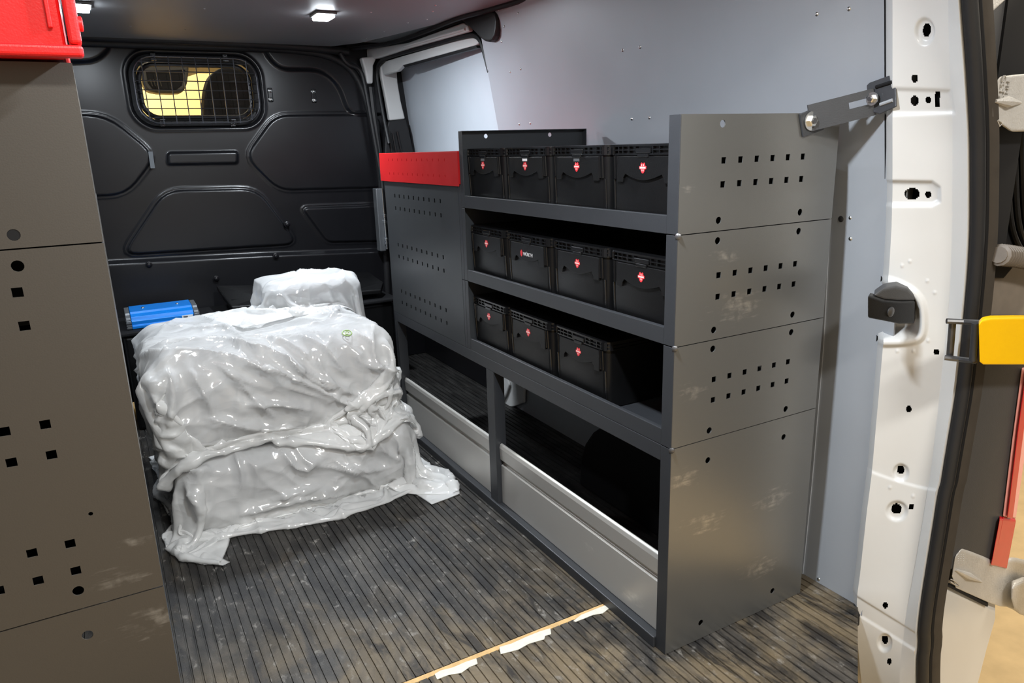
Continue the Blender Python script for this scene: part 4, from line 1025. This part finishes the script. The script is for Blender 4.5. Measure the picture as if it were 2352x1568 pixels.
# ================================================================ PLASTIC-WRAPPED BUNDLES (film simulated over the bundles inside)
def rbox_sdf(p, c, h, r):
    q = np.abs(p - c) - (h - r); return np.linalg.norm(np.maximum(q, 0), axis=-1) + np.minimum(q.max(-1), 0) - r
def push_rbox(p, c, h, r, m):
    d = rbox_sdf(p, c, h, r) - m; i = np.where(d < 0)
    if len(i[0]) == 0: return None
    pp = p[i]; e = 1e-4; g = np.empty_like(pp)
    for k in range(3):
        a = pp.copy(); a[..., k] += e; b = pp.copy(); b[..., k] -= e
        g[..., k] = rbox_sdf(a, c, h, r) - rbox_sdf(b, c, h, r)
    g /= np.linalg.norm(g, axis=-1, keepdims=True) + 1e-9
    p[i] = pp - g * d[i][..., None]; return i
def wrap_bag(W, D, boxes, z0, off, seed, n=(30, 28), steps=(150, 70, 28), iters=8, zc=.4, limits=None, rim_noise=.02, grav=1.5, suck=5.0, turn=0.0, stick=.65):
    rng = np.random.RandomState(seed); c0, h0, r0 = boxes[0]
    def sn(n, m, k, amp):
        a = rng.randn(k, k, 3); yi = np.linspace(0, k - 1.001, n); xi = np.linspace(0, k - 1.001, m)
        y0 = yi.astype(int); x0 = xi.astype(int); fy = (yi - y0)[:, None, None]; fx = (xi - x0)[None, :, None]
        g = lambda i, j: a[np.ix_(i, j)]
        return amp * ((g(y0, x0) * (1 - fx) + g(y0, x0 + 1) * fx) * (1 - fy) + (g(y0 + 1, x0) * (1 - fx) + g(y0 + 1, x0 + 1) * fx) * fy)
    n, m = n; s = np.linspace(-1, 1, n)[:, None]; t = np.linspace(-1, 1, m)[None, :]
    P = np.zeros((2, n, m, 3)); dome = (1 - np.abs(s) ** 6) * (1 - np.abs(t) ** 6)
    zt = c0[2] + h0[2] + .03; zb = c0[2] - h0[2]; zr = zb + (zt - zb) * zc; base = sn(n, m, 6, rim_noise)
    for k in (0, 1):
        P[k, ..., 0] = c0[0] + off[0] + s * W / 2; P[k, ..., 1] = c0[1] + off[1] + t * D / 2
        P[k, ..., 2] = zr + dome * ((zt - zr) if k == 0 else (zb - zr))
        P[k] += base + sn(n, m, 9, .012) * dome[..., None] + sn(n, m, 16, .010) * dome[..., None]
    def weld(Q):
        for sl in ((slice(0, 1), slice(None)), (slice(-1, None), slice(None)), (slice(None), slice(0, 1)), (slice(None), slice(-1, None))):
            a = (Q[0][sl] + Q[1][sl]) * .5; Q[0][sl] = a; Q[1][sl] = a
    ca, sa_ = math.cos(turn), math.sin(turn); q0 = P[..., 0] - c0[0]; q1 = P[..., 1] - c0[1]
    P[..., 0] = c0[0] + ca * q0 - sa_ * q1; P[..., 1] = c0[1] + sa_ * q0 + ca * q1
    weld(P); S = slice; drape = (1, 1, .6); A_ = S(None); dt = 1 / 60.
    for lev in range(len(steps)):
        n, m = P.shape[1:3]; gr = (1., 1.03, 1.065)[lev]; dx = gr * W / (n - 1); dy = gr * D / (m - 1); dd = math.hypot(dx, dy); V = np.zeros_like(P); cons = []
        for o in (0, 1):
            cons += [((A_, S(o, n - 1, 2)), (A_, S(o + 1, n, 2)), dx, 1.), ((A_, A_, S(o, m - 1, 2)), (A_, A_, S(o + 1, m, 2)), dy, 1.),
                     ((A_, S(o, n - 1, 2), S(0, m - 1)), (A_, S(o + 1, n, 2), S(1, m)), dd, .6), ((A_, S(o, n - 1, 2), S(1, m)), (A_, S(o + 1, n, 2), S(0, m - 1)), dd, .6)]
        for o in range(4):
            cons += [((A_, S(o, n - 2, 4)), (A_, S(o + 2, n, 4)), 2 * dx, .05), ((A_, A_, S(o, m - 2, 4)), (A_, A_, S(o + 2, m, 4)), 2 * dy, .05)]
        for st in range(steps[lev]):
            V[..., 2] -= grav * dt; V *= .95
            q = P - np.clip(P, c0 - (h0 - r0), c0 + (h0 - r0)); ql = np.linalg.norm(q, axis=-1, keepdims=True) + 1e-9
            V -= q / ql * (suck * dt * np.clip((ql - r0) / .03, 0, 1)) * drape[lev]
            X0 = P.copy(); P = P + V * dt
            for it in range(iters):
                for (a, b, rest, k) in cons:
                    A = P[a]; B = P[b]; q = [min(x, y) for x, y in zip(A.shape, B.shape)]
                    A = A[:q[0], :q[1], :q[2]]; B = B[:q[0], :q[1], :q[2]]
                    Dv = B - A; L = np.sqrt((Dv * Dv).sum(-1, keepdims=True)) + 1e-9
                    Cc_ = Dv * (((L - rest) / L) * (.5 * k)); A += Cc_; B -= Cc_
                weld(P)
                if it % 2 == 1:
                    touch = np.zeros(P.shape[:3], bool)
                    for (c, h, r) in boxes:
                        i = push_rbox(P, c, h, r, .003)
                        if i is not None: touch[i] = True
                    touch |= P[..., 2] < z0; P[..., 2] = np.maximum(P[..., 2], z0)
                    if limits: P[..., 0] = np.clip(P[..., 0], limits[0], limits[1])
            P[touch] = X0[touch] * stick + P[touch] * (1 - stick)
            V = (P - X0) / dt; V[touch] *= .3
            sp = np.linalg.norm(V, axis=-1, keepdims=True); V *= np.minimum(1, 2.5 / (sp + 1e-9))
        if lev < len(steps) - 1:
            Q = np.zeros((2, 2 * n - 1, 2 * m - 1, 3)); Q[:, ::2, ::2] = P; Q[:, 1::2, ::2] = (P[:, 1:] + P[:, :-1]) / 2
            Q[:, :, 1::2] = (Q[:, :, 2::2] + Q[:, :, :-2:2]) / 2; P = Q
            nn = sn(P.shape[1], P.shape[2], 30 if lev == 0 else 55, .004 if lev == 0 else .0022); P[0] += nn; P[1] += nn[::-1]; weld(P)
    return P
def rounded_box_mesh(name, c, h, r, m, parent):
    n = 11; V = []; F = []
    bm = bmesh.new(); bmesh.ops.create_cube(bm, size=2); bmesh.ops.subdivide_edges(bm, edges=bm.edges[:], cuts=n, use_grid_fill=True)
    hi = np.array(h) - .016; r = max(.02, r - .014)
    for v in bm.verts:
        p = np.array(v.co) * hi; core = np.clip(p, -(hi - r), hi - r); d = p - core; L = np.linalg.norm(d)
        if L > 1e-9: p = core + d / L * r
        v.co = Vector(p + np.array(c))
    me = bpy.data.meshes.new(name); bm.to_mesh(me); bm.free(); me.materials.append(MATS[m])
    for f in me.polygons: f.use_smooth = True
    o = bpy.data.objects.new(name, me); C.objects.link(o); o.parent = parent; o.matrix_parent_inverse = Matrix.Translation(parent.location).inverted()
    return o
def fold_field(n, m, W, D, seed):
    """sharp taut folds running across the film"""
    rng = np.random.RandomState(seed); a = np.linspace(-.5, .5, n)[:, None] * W; b = np.linspace(-.5, .5, m)[None, :] * D
    def low(k):
        g = rng.rand(k, k); yi = np.linspace(0, k - 1.001, n); xi = np.linspace(0, k - 1.001, m); y0 = yi.astype(int); x0 = xi.astype(int)
        fy = (yi - y0)[:, None]; fx = (xi - x0)[None, :]; fy = fy * fy * (3 - 2 * fy); fx = fx * fx * (3 - 2 * fx)
        return (g[np.ix_(y0, x0)] * (1 - fx) + g[np.ix_(y0, x0 + 1)] * fx) * (1 - fy) + (g[np.ix_(y0 + 1, x0)] * (1 - fx) + g[np.ix_(y0 + 1, x0 + 1)] * fx) * fy
    h = np.zeros((n, m))
    for (ang, lam, amp) in ((.55, .24, .020), (-.35, .17, .013), (1.35, .20, .014), (.9, .11, .007), (-.9, .09, .006)):
        x = (a * math.cos(ang) + b * math.sin(ang)) / lam + 1.6 * low(5); f = x - np.floor(x); tri = 1 - np.abs(2 * f - 1)
        h += amp * tri ** 5 * np.clip((low(6) - .35) * 2.6, 0, 1)
    edge_ = np.minimum(1, np.minimum(np.minimum(np.arange(n)[:, None], n - 1 - np.arange(n)[:, None]), np.minimum(np.arange(m)[None], m - 1 - np.arange(m)[None])) / 4.)
    for k in range(int(42 * W * D)):                       # short sharp creases
        c = (rng.rand(2) - .5) * (W, D); L = rng.uniform(.05, .22); an = rng.choice([.5, .7, -.4, 1.3, 2.2]) + rng.randn() * .35; bend = rng.uniform(-.3, .3) * L
        e_ = np.array([math.cos(an), math.sin(an)]); f_ = np.array([-e_[1], e_[0]]); pts = [tuple(c - e_ * L / 2), tuple(c + f_ * bend), tuple(c + e_ * L / 2)]
        lo_ = c - L * .75 - .04; hi_ = c + L * .75 + .04
        i0, i1 = np.searchsorted(a[:, 0], (lo_[0], hi_[0])); j0, j1 = np.searchsorted(b[0], (lo_[1], hi_[1]))
        if i1 - i0 < 2 or j1 - j0 < 2: continue
        AA = np.repeat(a[i0:i1], j1 - j0, 1); BB = np.repeat(b[:, j0:j1], i1 - i0, 0); d = line_dist(AA, BB, pts)
        tp = np.clip(np.minimum(np.hypot(AA - pts[0][0], BB - pts[0][1]), np.hypot(AA - pts[2][0], BB - pts[2][1])) / (.3 * L), 0, 1)
        h[i0:i1, j0:j1] += rng.uniform(.007, .016) * np.exp(-d / rng.uniform(.005, .010)) * tp
    return h * edge_
def bag_thing(name, lab, P, inner, loc, W=1.1, D=1.0, seed=1, lines=()):
    t = empty(name, loc, lab, 'plastic bag')
    Q = np.zeros((2, 2 * P.shape[1] - 1, 2 * P.shape[2] - 1, 3)); Q[:, ::2, ::2] = P; Q[:, 1::2, ::2] = (P[:, 1:] + P[:, :-1]) / 2
    Q[:, :, 1::2] = (Q[:, :, 2::2] + Q[:, :, :-2:2]) / 2; P = Q
    for _ in range(3):
        A = P.copy(); A[:, 1:-1, 1:-1] = P[:, 1:-1, 1:-1] * .5 + (P[:, 2:, 1:-1] + P[:, :-2, 1:-1] + P[:, 1:-1, 2:] + P[:, 1:-1, :-2]) * .125; P = A
    n, m = P.shape[1:3]
    for s in (0, 1):
        nn = np.cross(np.gradient(P[s], axis=0), np.gradient(P[s], axis=1)); nn /= np.linalg.norm(nn, axis=-1, keepdims=True) + 1e-9
        P[s] = P[s] + nn * ((.7 if s == 0 else -.7) * fold_field(n, m, W, D, seed + s))[..., None]
    if lines:                                             # long taut creases, traced where the photograph shows them on the front
        for s in (0, 1):
            nn = np.cross(np.gradient(P[s], axis=0), np.gradient(P[s], axis=1)); nn /= np.linalg.norm(nn, axis=-1, keepdims=True) + 1e-9
            if s: nn = -nn
            q = (P[s] - CAM) @ RC.T; u = IW / 2 + FPX * q[..., 0] / q[..., 2]; v = IH / 2 + FPX * q[..., 1] / q[..., 2]
            vis = np.clip(((CAM - P[s]) * nn).sum(-1) / np.linalg.norm(CAM - P[s], axis=-1) * 4, 0, 1); h = np.zeros(u.shape)
            for (amp, w, pts) in lines:
                pts = [tuple(c) for c in chaikin(pts, 2, False)]; d = line_dist(u, v, pts)
                e = np.minimum(np.hypot(u - pts[0][0], v - pts[0][1]), np.hypot(u - pts[-1][0], v - pts[-1][1]))
                h += 1.0 * amp * (np.exp(-d / (.62 * w)) - .16 * np.exp(-((d - 2.6 * w) / (1.3 * w)) ** 2)) * np.clip(e / 45, .15, 1)
            P[s] = P[s] + nn * (h * vis)[..., None]
    P[..., 2] = np.maximum(P[..., 2], .003); P[..., 0] = np.clip(P[..., 0], -.902, -.009)
    idx = -np.ones((2, n, m), int); V = []; k = 0
    for s in (0, 1):
        for i in range(n):
            for j in range(m):
                if s == 1 and (i in (0, n - 1) or j in (0, m - 1)): idx[1, i, j] = idx[0, i, j]
                else: idx[s, i, j] = k; V.append(tuple(P[s, i, j])); k += 1
    F = []
    for s in (0, 1):
        for i in range(n - 1):
            for j in range(m - 1):
                f = (idx[s, i, j], idx[s, i + 1, j], idx[s, i + 1, j + 1], idx[s, i, j + 1]); F.append(f if s == 0 else f[::-1])
    me = bpy.data.meshes.new('film'); me.from_pydata(V, [], F); me.materials.append(MATS['film'])
    for f in me.polygons: f.use_smooth = True
    o = bpy.data.objects.new('film', me); C.objects.link(o); o.parent = t; o.matrix_parent_inverse = Matrix.Translation(t.location).inverted()
    if inner: rounded_box_mesh('bundle', *inner, 'bundle_grey', t)
    return t, o
A3 = np.array
FOLDS1 = [(.022, 9, [(420, 1100), (450, 1150), (470, 1190)]), (.022, 9, [(640, 1028), (690, 1085), (745, 1050)]), (.018, 8, [(480, 1060), (440, 1120)]), (.02, 9, [(755, 1040), (800, 1088), (905, 1072)]),
          (.022, 9, [(540, 1185), (700, 1142), (810, 1130)]), (.018, 8, [(610, 1152), (690, 1128), (740, 1118)]), (.018, 9, [(535, 1020), (560, 1100), (545, 1140)]), (.02, 9, [(860, 985), (880, 1040), (930, 1060)]),
          (.02, 9, [(400, 1060), (430, 1085), (500, 1075)]), (.018, 8, [(680, 1000), (820, 975)]), (.02, 10, [(900, 990), (925, 1030), (905, 1070)])]
FOLDS2 = [(.030, 11, [(310, 818), (480, 808), (640, 852), (760, 910), (838, 942)]), (.026, 10, [(340, 800), (500, 778), (620, 802), (720, 862), (842, 918)]), (.022, 9, [(630, 790), (700, 868), (795, 902)]),
          (.020, 9, [(555, 770), (660, 782), (725, 832)]), (.022, 9, [(718, 795), (745, 858), (785, 898)]), (.020, 8, [(765, 765), (733, 832)]), (.022, 9, [(480, 830), (550, 870), (605, 892)]),
          (.024, 10, [(428, 838), (470, 900), (492, 962)]), (.024, 10, [(378, 832), (402, 905), (385, 992)]), (.022, 9, [(555, 932), (650, 925), (725, 946)]), (.022, 9, [(838, 800), (818, 832), (900, 850), (935, 857)]),
          (.020, 9, [(800, 750), (872, 802)]), (.018, 9, [(690, 722), (805, 702)]), (.018, 9, [(400, 762), (565, 746)]), (.02, 9, [(640, 770), (720, 780), (770, 820), (800, 875)]), (.02, 8, [(860, 730), (850, 800), (880, 870)]),
          (.018, 8, [(470, 960), (600, 990), (700, 975)]), (.018, 8, [(520, 850), (600, 930), (640, 970)])]
B1 = (A3([-.480, 1.385, .112]), A3([.350, .325, .106]), .055)
B2 = (A3([-.510, 1.400, .372]), A3([.352, .310, .142]), .070)
B3 = (A3([-.285, 1.650, .572]), A3([.170, .125, .048]), .045)
LIM = (-.897, -.014)
P1 = wrap_bag(1.14, 1.06, [B1], .004, (0, -.03), 3, zc=.10, limits=LIM, grav=3., suck=2.0, turn=.10, rim_noise=.03)
bag_thing('plastic_bag', 'lowest white plastic bag, spread on the ribbed floor under the others', P1, B1, (-.48, 1.385, 0), 1.14, 1.06, 21, FOLDS1)
B1c = (B1[0], B1[1] + .012, .06)
P2 = wrap_bag(1.36, 1.06, [B2, B1c], .02, (.19, -.01), 11, zc=.6, limits=LIM, grav=1.6, suck=3.6, turn=-.2, rim_noise=.04)
t2, f2 = bag_thing('plastic_bag', 'big white plastic bag lying across the lowest bag, with a drooping corner', P2, B2, (-.49, 1.40, .23), 1.36, 1.06, 34, FOLDS2)
def film_point(P, u, v):
    Q = P.reshape(-1, 3); q = (Q - CAM) @ RC.T; px = np.stack([IW / 2 + FPX * q[:, 0] / q[:, 2], IH / 2 + FPX * q[:, 1] / q[:, 2]], -1)
    d = np.hypot(px[:, 0] - u, px[:, 1] - v); near = np.where(d < d.min() + 8)[0]; k = near[np.argmin(q[near, 2])]
    s, i, j = np.unravel_index(k, P.shape[:3]); n_ = np.cross(np.gradient(P[s], axis=0)[i, j], np.gradient(P[s], axis=1)[i, j]); n_ /= np.linalg.norm(n_)
    if n_ @ (CAM - P[s, i, j]) < 0: n_ = -n_
    return P[s, i, j], n_
pt, nm = film_point(P2, 800, 760)
e1 = np.cross((0, 0, 1.), nm); e1 /= np.linalg.norm(e1); e2 = np.cross(nm, e1)
cx_ = pt + nm * .007
MB().tube([cx_ + .014 * (math.cos(a) * e1 + math.sin(a) * e2) for a in np.linspace(0, 2 * math.pi, 17)[:-1]], .0018, 6, True).build('printed_mark', 'print_green', t2, smooth=True)
MB().tube([cx_ + .006 * (math.cos(a) * e1 + math.sin(a) * e2) for a in np.linspace(0, 5, 10)], .0016, 6).build('printed_mark', 'print_green', t2, smooth=True)
pt, nm = film_point(P2, 415, 783); e1 = np.cross((0, 0, 1.), nm); e1 /= np.linalg.norm(e1); e2 = np.cross(nm, e1); cx_ = pt + nm * .006
for k in range(3):
    MB().tube([cx_ + (k * .009 - .01 + .003 * math.cos(a)) * e1 + .006 * math.sin(a) * e2 for a in np.linspace(.5 * k, 4.2 + .4 * k, 8)], .0007, 5).build('printed_mark', 'print_grey', t2, smooth=True)
B2c = (B2[0], B2[1] + .010, .08)
P3 = wrap_bag(.74, .56, [B3, B2c], .05, (-.10, .0), 5, n=(22, 18), zc=.5, limits=LIM, grav=2.5, suck=1.5, turn=.25, rim_noise=.04)
bag_thing('plastic_bag', 'small crumpled white plastic bag on top of the big bag', P3, B3, (-.275, 1.64, .53), .74, .56, 47)

# ================================================================ OUTSIDE THE REAR DOORWAY, RIGHT
def yp(px, y, t, name, m, parent, bevel=.003, it=0, seg=2):
    q = [hit(u, v, 'y', y) for u, v in px]
    if it: q = chaikin(q, it)
    return MB().prism(q, (t * .9, t * .5, 0)).build(name, m, parent, bevel=bevel, seg=seg)
YO = -.245; YK = -.275; HO = -.003
rd = empty('rear_door', hit(2400, 700, 'y', YO), 'black edge of the opened rear door beside the rubber seal', 'door')
yp([(2275, -260), (2560, -260), (2560, 700), (2265, 735)], YO + .05, .02, 'door_skin', 'bare_black', rd)
yp([(2278, -20), (2330, -20), (2420, -20), (2420, 150), (2350, 152), (2282, 150)], YO + .035, .012, 'door_glass', 'grey_plastic', rd, .004)
yp([(2279, 26), (2330, -20), (2290, -60), (2274, -60)], YO + .03, .008, 'door_corner', 'cast_aluminium', rd, .002)
for k in range(3):
    m = MB(); tube_curve(m, [hit(u + k * 17, v, 'y', YO + .045) for u, v in ((2312, 300), (2315, 420), (2320, 510), (2335, 560), (2365, 600))], .006, 8); m.build('door_groove', 'black_plastic', rd, smooth=True)
yp([(2284, 612), (2560, 600), (2560, 728), (2270, 728)], YO + .02, .02, 'door_lower', 'conduit_grey', rd, .02, 0, 3)
yp([(2270, 600), (2330, 610), (2305, 640), (2265, 640)], YO + .012, .01, 'cable_boot', 'bare_black', rd, .004)
cd = empty('cable_conduit', hit(2300, 590, 'y', YO), 'ribbed grey cable conduit running into the opened rear door', 'conduit')
pth = chaikin([hit(u, v, 'y', YO - .012) for u, v in ((2293, 585), (2305, 586), (2340, 590), (2390, 602), (2430, 620))], 2, False); pth = [np.array(p) for p in pth]
cum = np.concatenate([[0], np.cumsum([np.linalg.norm(b - a) for a, b in zip(pth[:-1], pth[1:])])]); nn_ = 110
fine = np.array([[np.interp(x, cum, [p[k] for p in pth]) for k in range(3)] for x in np.linspace(0, cum[-1], nn_)])
MB().tube(fine, [.0185 + .0028 * (1 if (i // 2) % 2 else -1) for i in range(nn_)], 12).build('conduit', 'conduit_grey', cd, smooth=True)
def hinge(name, lab, px, embs, par):
    t = yp(px, YO + HO, .02, 'hinge_arm', 'cast_aluminium', par, .006, 1, 3); t['label'] = lab
    for (a, b_, r) in embs: MB().tube([hit(*a, 'y', YO + HO - .001), hit((a[0] + b_[0]) / 2, (a[1] + b_[1]) / 2, 'y', YO + HO - .004), hit(*b_, 'y', YO + HO - .001)], [r * .3, r, r * .2], 8).build('hinge_rib', 'cast_aluminium', t, smooth=True)
    return t
h1 = hinge('door_hinge', 'cast aluminium hinge arm with raised letters above the ribbed conduit', [(2276, 177), (2352, 168), (2440, 165), (2440, 300), (2280, 304)], [((2286, 232), (2345, 236), .010)], rd)
jamb = empty('rear_jamb', hit(2250, 1270, 'y', YO), 'dark grey plastic cover between the rubber seal and the tail lamp', 'panel')
h2 = hinge('door_hinge', 'stained cast aluminium hinge arm under the red tail lamp', [(2196, 1258), (2240, 1272), (2300, 1298), (2318, 1286), (2340, 1288), (2420, 1310), (2420, 1425), (2350, 1418), (2318, 1396), (2290, 1394), (2230, 1368), (2182, 1346)], [((2195, 1308), (2255, 1336), .008)], jamb)
yp([(2325, 1330), (2420, 1352), (2420, 1430), (2350, 1420), (2322, 1394)], YO + HO - .025, .03, 'hinge_knuckle', 'cast_aluminium', h2, .008, 1, 3)
ROTR = Matrix((RC[0], -RC[1], -RC[2])).transposed()
def press(s, u, v, size, parent, ang):
    loc = Vector(hit(u, v, 'y', YO + HO - .0025))
    rot = Matrix(((1, 0, 0), (0, 0, -1), (0, 1, 0))) @ Matrix.Rotation(ang, 3, 'Z')
    return text_part('cast_lettering', s, size, loc, rot, 'cast_aluminium', parent, .0012)
press('GLTS', 2299, 200, .018, h1, -math.pi / 2); press('HH', 2312, 200, .016, h1, -math.pi / 2)
hm = MB(); hm.tube([hit(u, v, 'y', YO + HO - .0015) for u, v in ((2292, 275), (2303, 283), (2296, 290), (2291, 277))], .0012, 6); hm.build('cast_mark', 'cast_aluminium', h1)
hm = MB(); hm.tube([hit(u, v, 'y', YO + HO - .0015) for u, v in ((2184, 1330), (2192, 1333), (2200, 1340), (2205, 1346), (2196, 1344), (2184, 1336))], .0012, 6); hm.build('cast_mark', 'cast_aluminium', h2)
for i in range(5):
    for j in range(3): MB().lathe(hit(2201 + j * 6, 1273 + i * 5, 'y', YO + HO), (0, -1, 0), [(0, .0014), (.001, .0012), (.0014, .0004)], 6).build('cast_dot', 'cast_aluminium', h2)
yp([(2258, 735), (2480, 735), (2372, 900), (2352, 1000), (2328, 1140), (2300, 1310), (2168, 1310), (2190, 1200), (2226, 1000)], YO, .03, 'jamb_cover', 'grey_plastic', jamb, .006, 0, 3)
MB().box(.565, .675, -.215, -.205, -.30, 1.45).build('jamb_back', 'bare_black', jamb)
tl = empty('tail_lamp', hit(2300, 1300, 'y', YO), 'narrow red and pink tail lamp above the lower hinge', 'tail lamp')
yp([(2347, 845), (2325, 1010), (2303, 1188), (2333, 1192), (2356, 1030), (2380, 850)], YO - .004, .06, 'upper_lens', 'lamp_pink', tl, .005, 0, 3)
yp([(2357, 850), (2338, 985), (2313, 1190), (2326, 1191), (2350, 1000), (2370, 852)], YO - .010, .06, 'lens_rib', 'lamp_red', tl, .003, 0, 2)
yp([(2302, 1190), (2280, 1300), (2312, 1308), (2334, 1194)], YO - .006, .06, 'lower_lens', 'lamp_red', tl, .005, 0, 3)
yp([(2296, 1192), (2276, 1298), (2283, 1300), (2303, 1194)], YO - .008, .06, 'lens_edge', 'lamp_red', tl, .002)
bump_ = tag(yp([(2158, 1346), (2178, 1354), (2286, 1400), (2286, 1420), (2266, 1490), (2246, 1568), (2225, 1760), (2120, 1760), (2140, 1568), (2148, 1450)], YO + .004, .05, 'bumper_corner', 'body_white', None, .008, 0, 3), 'white painted bumper corner below the lower hinge arm', 'bumper')
yp([(2172, 1345), (2180, 1343), (2270, 1388), (2268, 1394)], YO - .002, .01, 'bumper_gap', 'bare_black', bump_, .001)
# check-strap bracket with its yellow cover
dc = empty('door_check', hit(2185, 825, 'y', -.245), 'yellow plastic cover on a dark steel door check bracket', 'door check')
yp([(2248, 744), (2256, 735), (2275, 731), (2330, 730), (2450, 730), (2450, 838), (2258, 838), (2250, 832)], YK - .045, .03, 'cover', 'yellow_plastic', dc, .006, 0, 3)
MB().cyl(hit(2188, 738, 'y', -.250), hit(2181, 822, 'y', -.250), .0062, 10).build('pin', 'dark_zinc', dc, smooth=True)
for (a, b_) in (((2174, 737), (2256, 741)), ((2170, 821), (2240, 829))):
    MB().tube([hit(*a, 'y', -.250), hit((a[0] + b_[0]) / 2, (a[1] + b_[1]) / 2, 'y', -.27), hit(*b_, 'y', YK - .03)], .0052, 8).build('arm', 'dark_zinc', dc, smooth=True)
MB().cyl(hit(2240, 742, 'y', YK - .03), hit(2234, 828, 'y', YK - .03), .006, 10).build('pin', 'frame_steel', dc, smooth=True)
# striker block in the pillar pocket
st = empty('door_striker', hit(2050, 740, 'y', -.15), 'black steel striker block in the pocket of the white pillar', 'striker')
yp([(1993, 678), (2030, 690), (2068, 693), (2101, 692), (2100, 744), (2065, 745), (2030, 738), (1993, 731)], -.155, .035, 'block', 'black_plastic', st, .004, 0, 3)
q = [hit(u, v, 'y', -.150) for u, v in ((2003, 680), (2028, 662), (2058, 657), (2085, 663), (2101, 678), (2101, 692), (2060, 692), (2030, 689))]
MB().prism(q, (.05, .033, 0)).build('cushion', 'grey_plastic', st, bevel=.006, seg=3)
MB().lathe(hit(2045, 716, 'y', -.155), (0, -1, 0), [(0, .010), (.002, .010), (.0035, .006)], 14).build('bolt', 'dark_zinc', st, smooth=True)
# small black buffer at the foot of the pillar
tag(MB().lathe(hit(1962, 1432, 'y', -.10), (0, 0, 1), [(0, .010), (.004, .012), (.030, .012), (.034, .009), (.05, .006)], 12).build('rubber_buffer', 'black_rubber', smooth=True), 'small black rubber buffer at the foot of the white pillar', 'buffer')

# opened leaf of the rear door, swung back along the outside, beyond the right edge of the view
MB().box(.80, .84, -1.10, -.33, -.12, .80).build('door_trim', 'grey_plastic', rd, bevel=.01)
MB().box(.81, .84, -1.10, -.33, .80, .86).build('door_frame', 'body_white', rd, bevel=.005)
MB().box(.81, .84, -1.10, -.33, 1.40, 1.50).build('door_frame', 'body_white', rd, bevel=.005)
MB().box(.81, .84, -1.10, -1.02, .861, 1.399).build('door_frame', 'body_white', rd, bevel=.005)
MB().box(.81, .84, -.41, -.33, .861, 1.399).build('door_frame', 'body_white', rd, bevel=.005)
MB().box(.82, .825, -1.02, -.41, .861, 1.399).build('door_pane', 'bare_black', rd)
lx = mirror_x(.80)
dl = tag(MB().box(lx - .04, lx, -1.10, -.25, -.12, .80).build('unseen_shade_door', 'grey_plastic', bevel=.01), kind='structure')  # left door leaf out of view, added to shade the left rack
MB().box(lx - .04, lx - .01, -1.10, -.25, .80, 1.50).build('door_frame', 'grey_plastic', dl, bevel=.005)

# ================================================================ BODY SKIN AND GARAGE
tag(MB().box(.552, .56, -.06, YB + .06, -.45, 1.56).build('wall_right_skin', 'body_white'), kind='structure')
tag(MB().box(mirror_x(.56), mirror_x(.552), -.10, YB + .06, -.45, 1.56).build('wall_left_skin', 'body_white'), kind='structure')
tag(MB().box(mirror_x(.552), mirror_x(.30), YB - .01, YB + .02, 0, 1.545).build('trim_6', 'bulkhead_black'), kind='structure')
tag(MB().box(mirror_x(.552), mirror_x(.47), -.20, -.10, -.45, 1.52).build('wall_rear_left', 'body_white'), kind='structure')
tag(MB().box(-14, 14, -12, 14, -.66, -.62).build('ground', 'garage_concrete'), kind='structure')
tag(MB().box(-9, 9, 7.0, 7.1, -.62, 4.2).build('wall_garage', 'garage_wall_paint'), kind='structure')
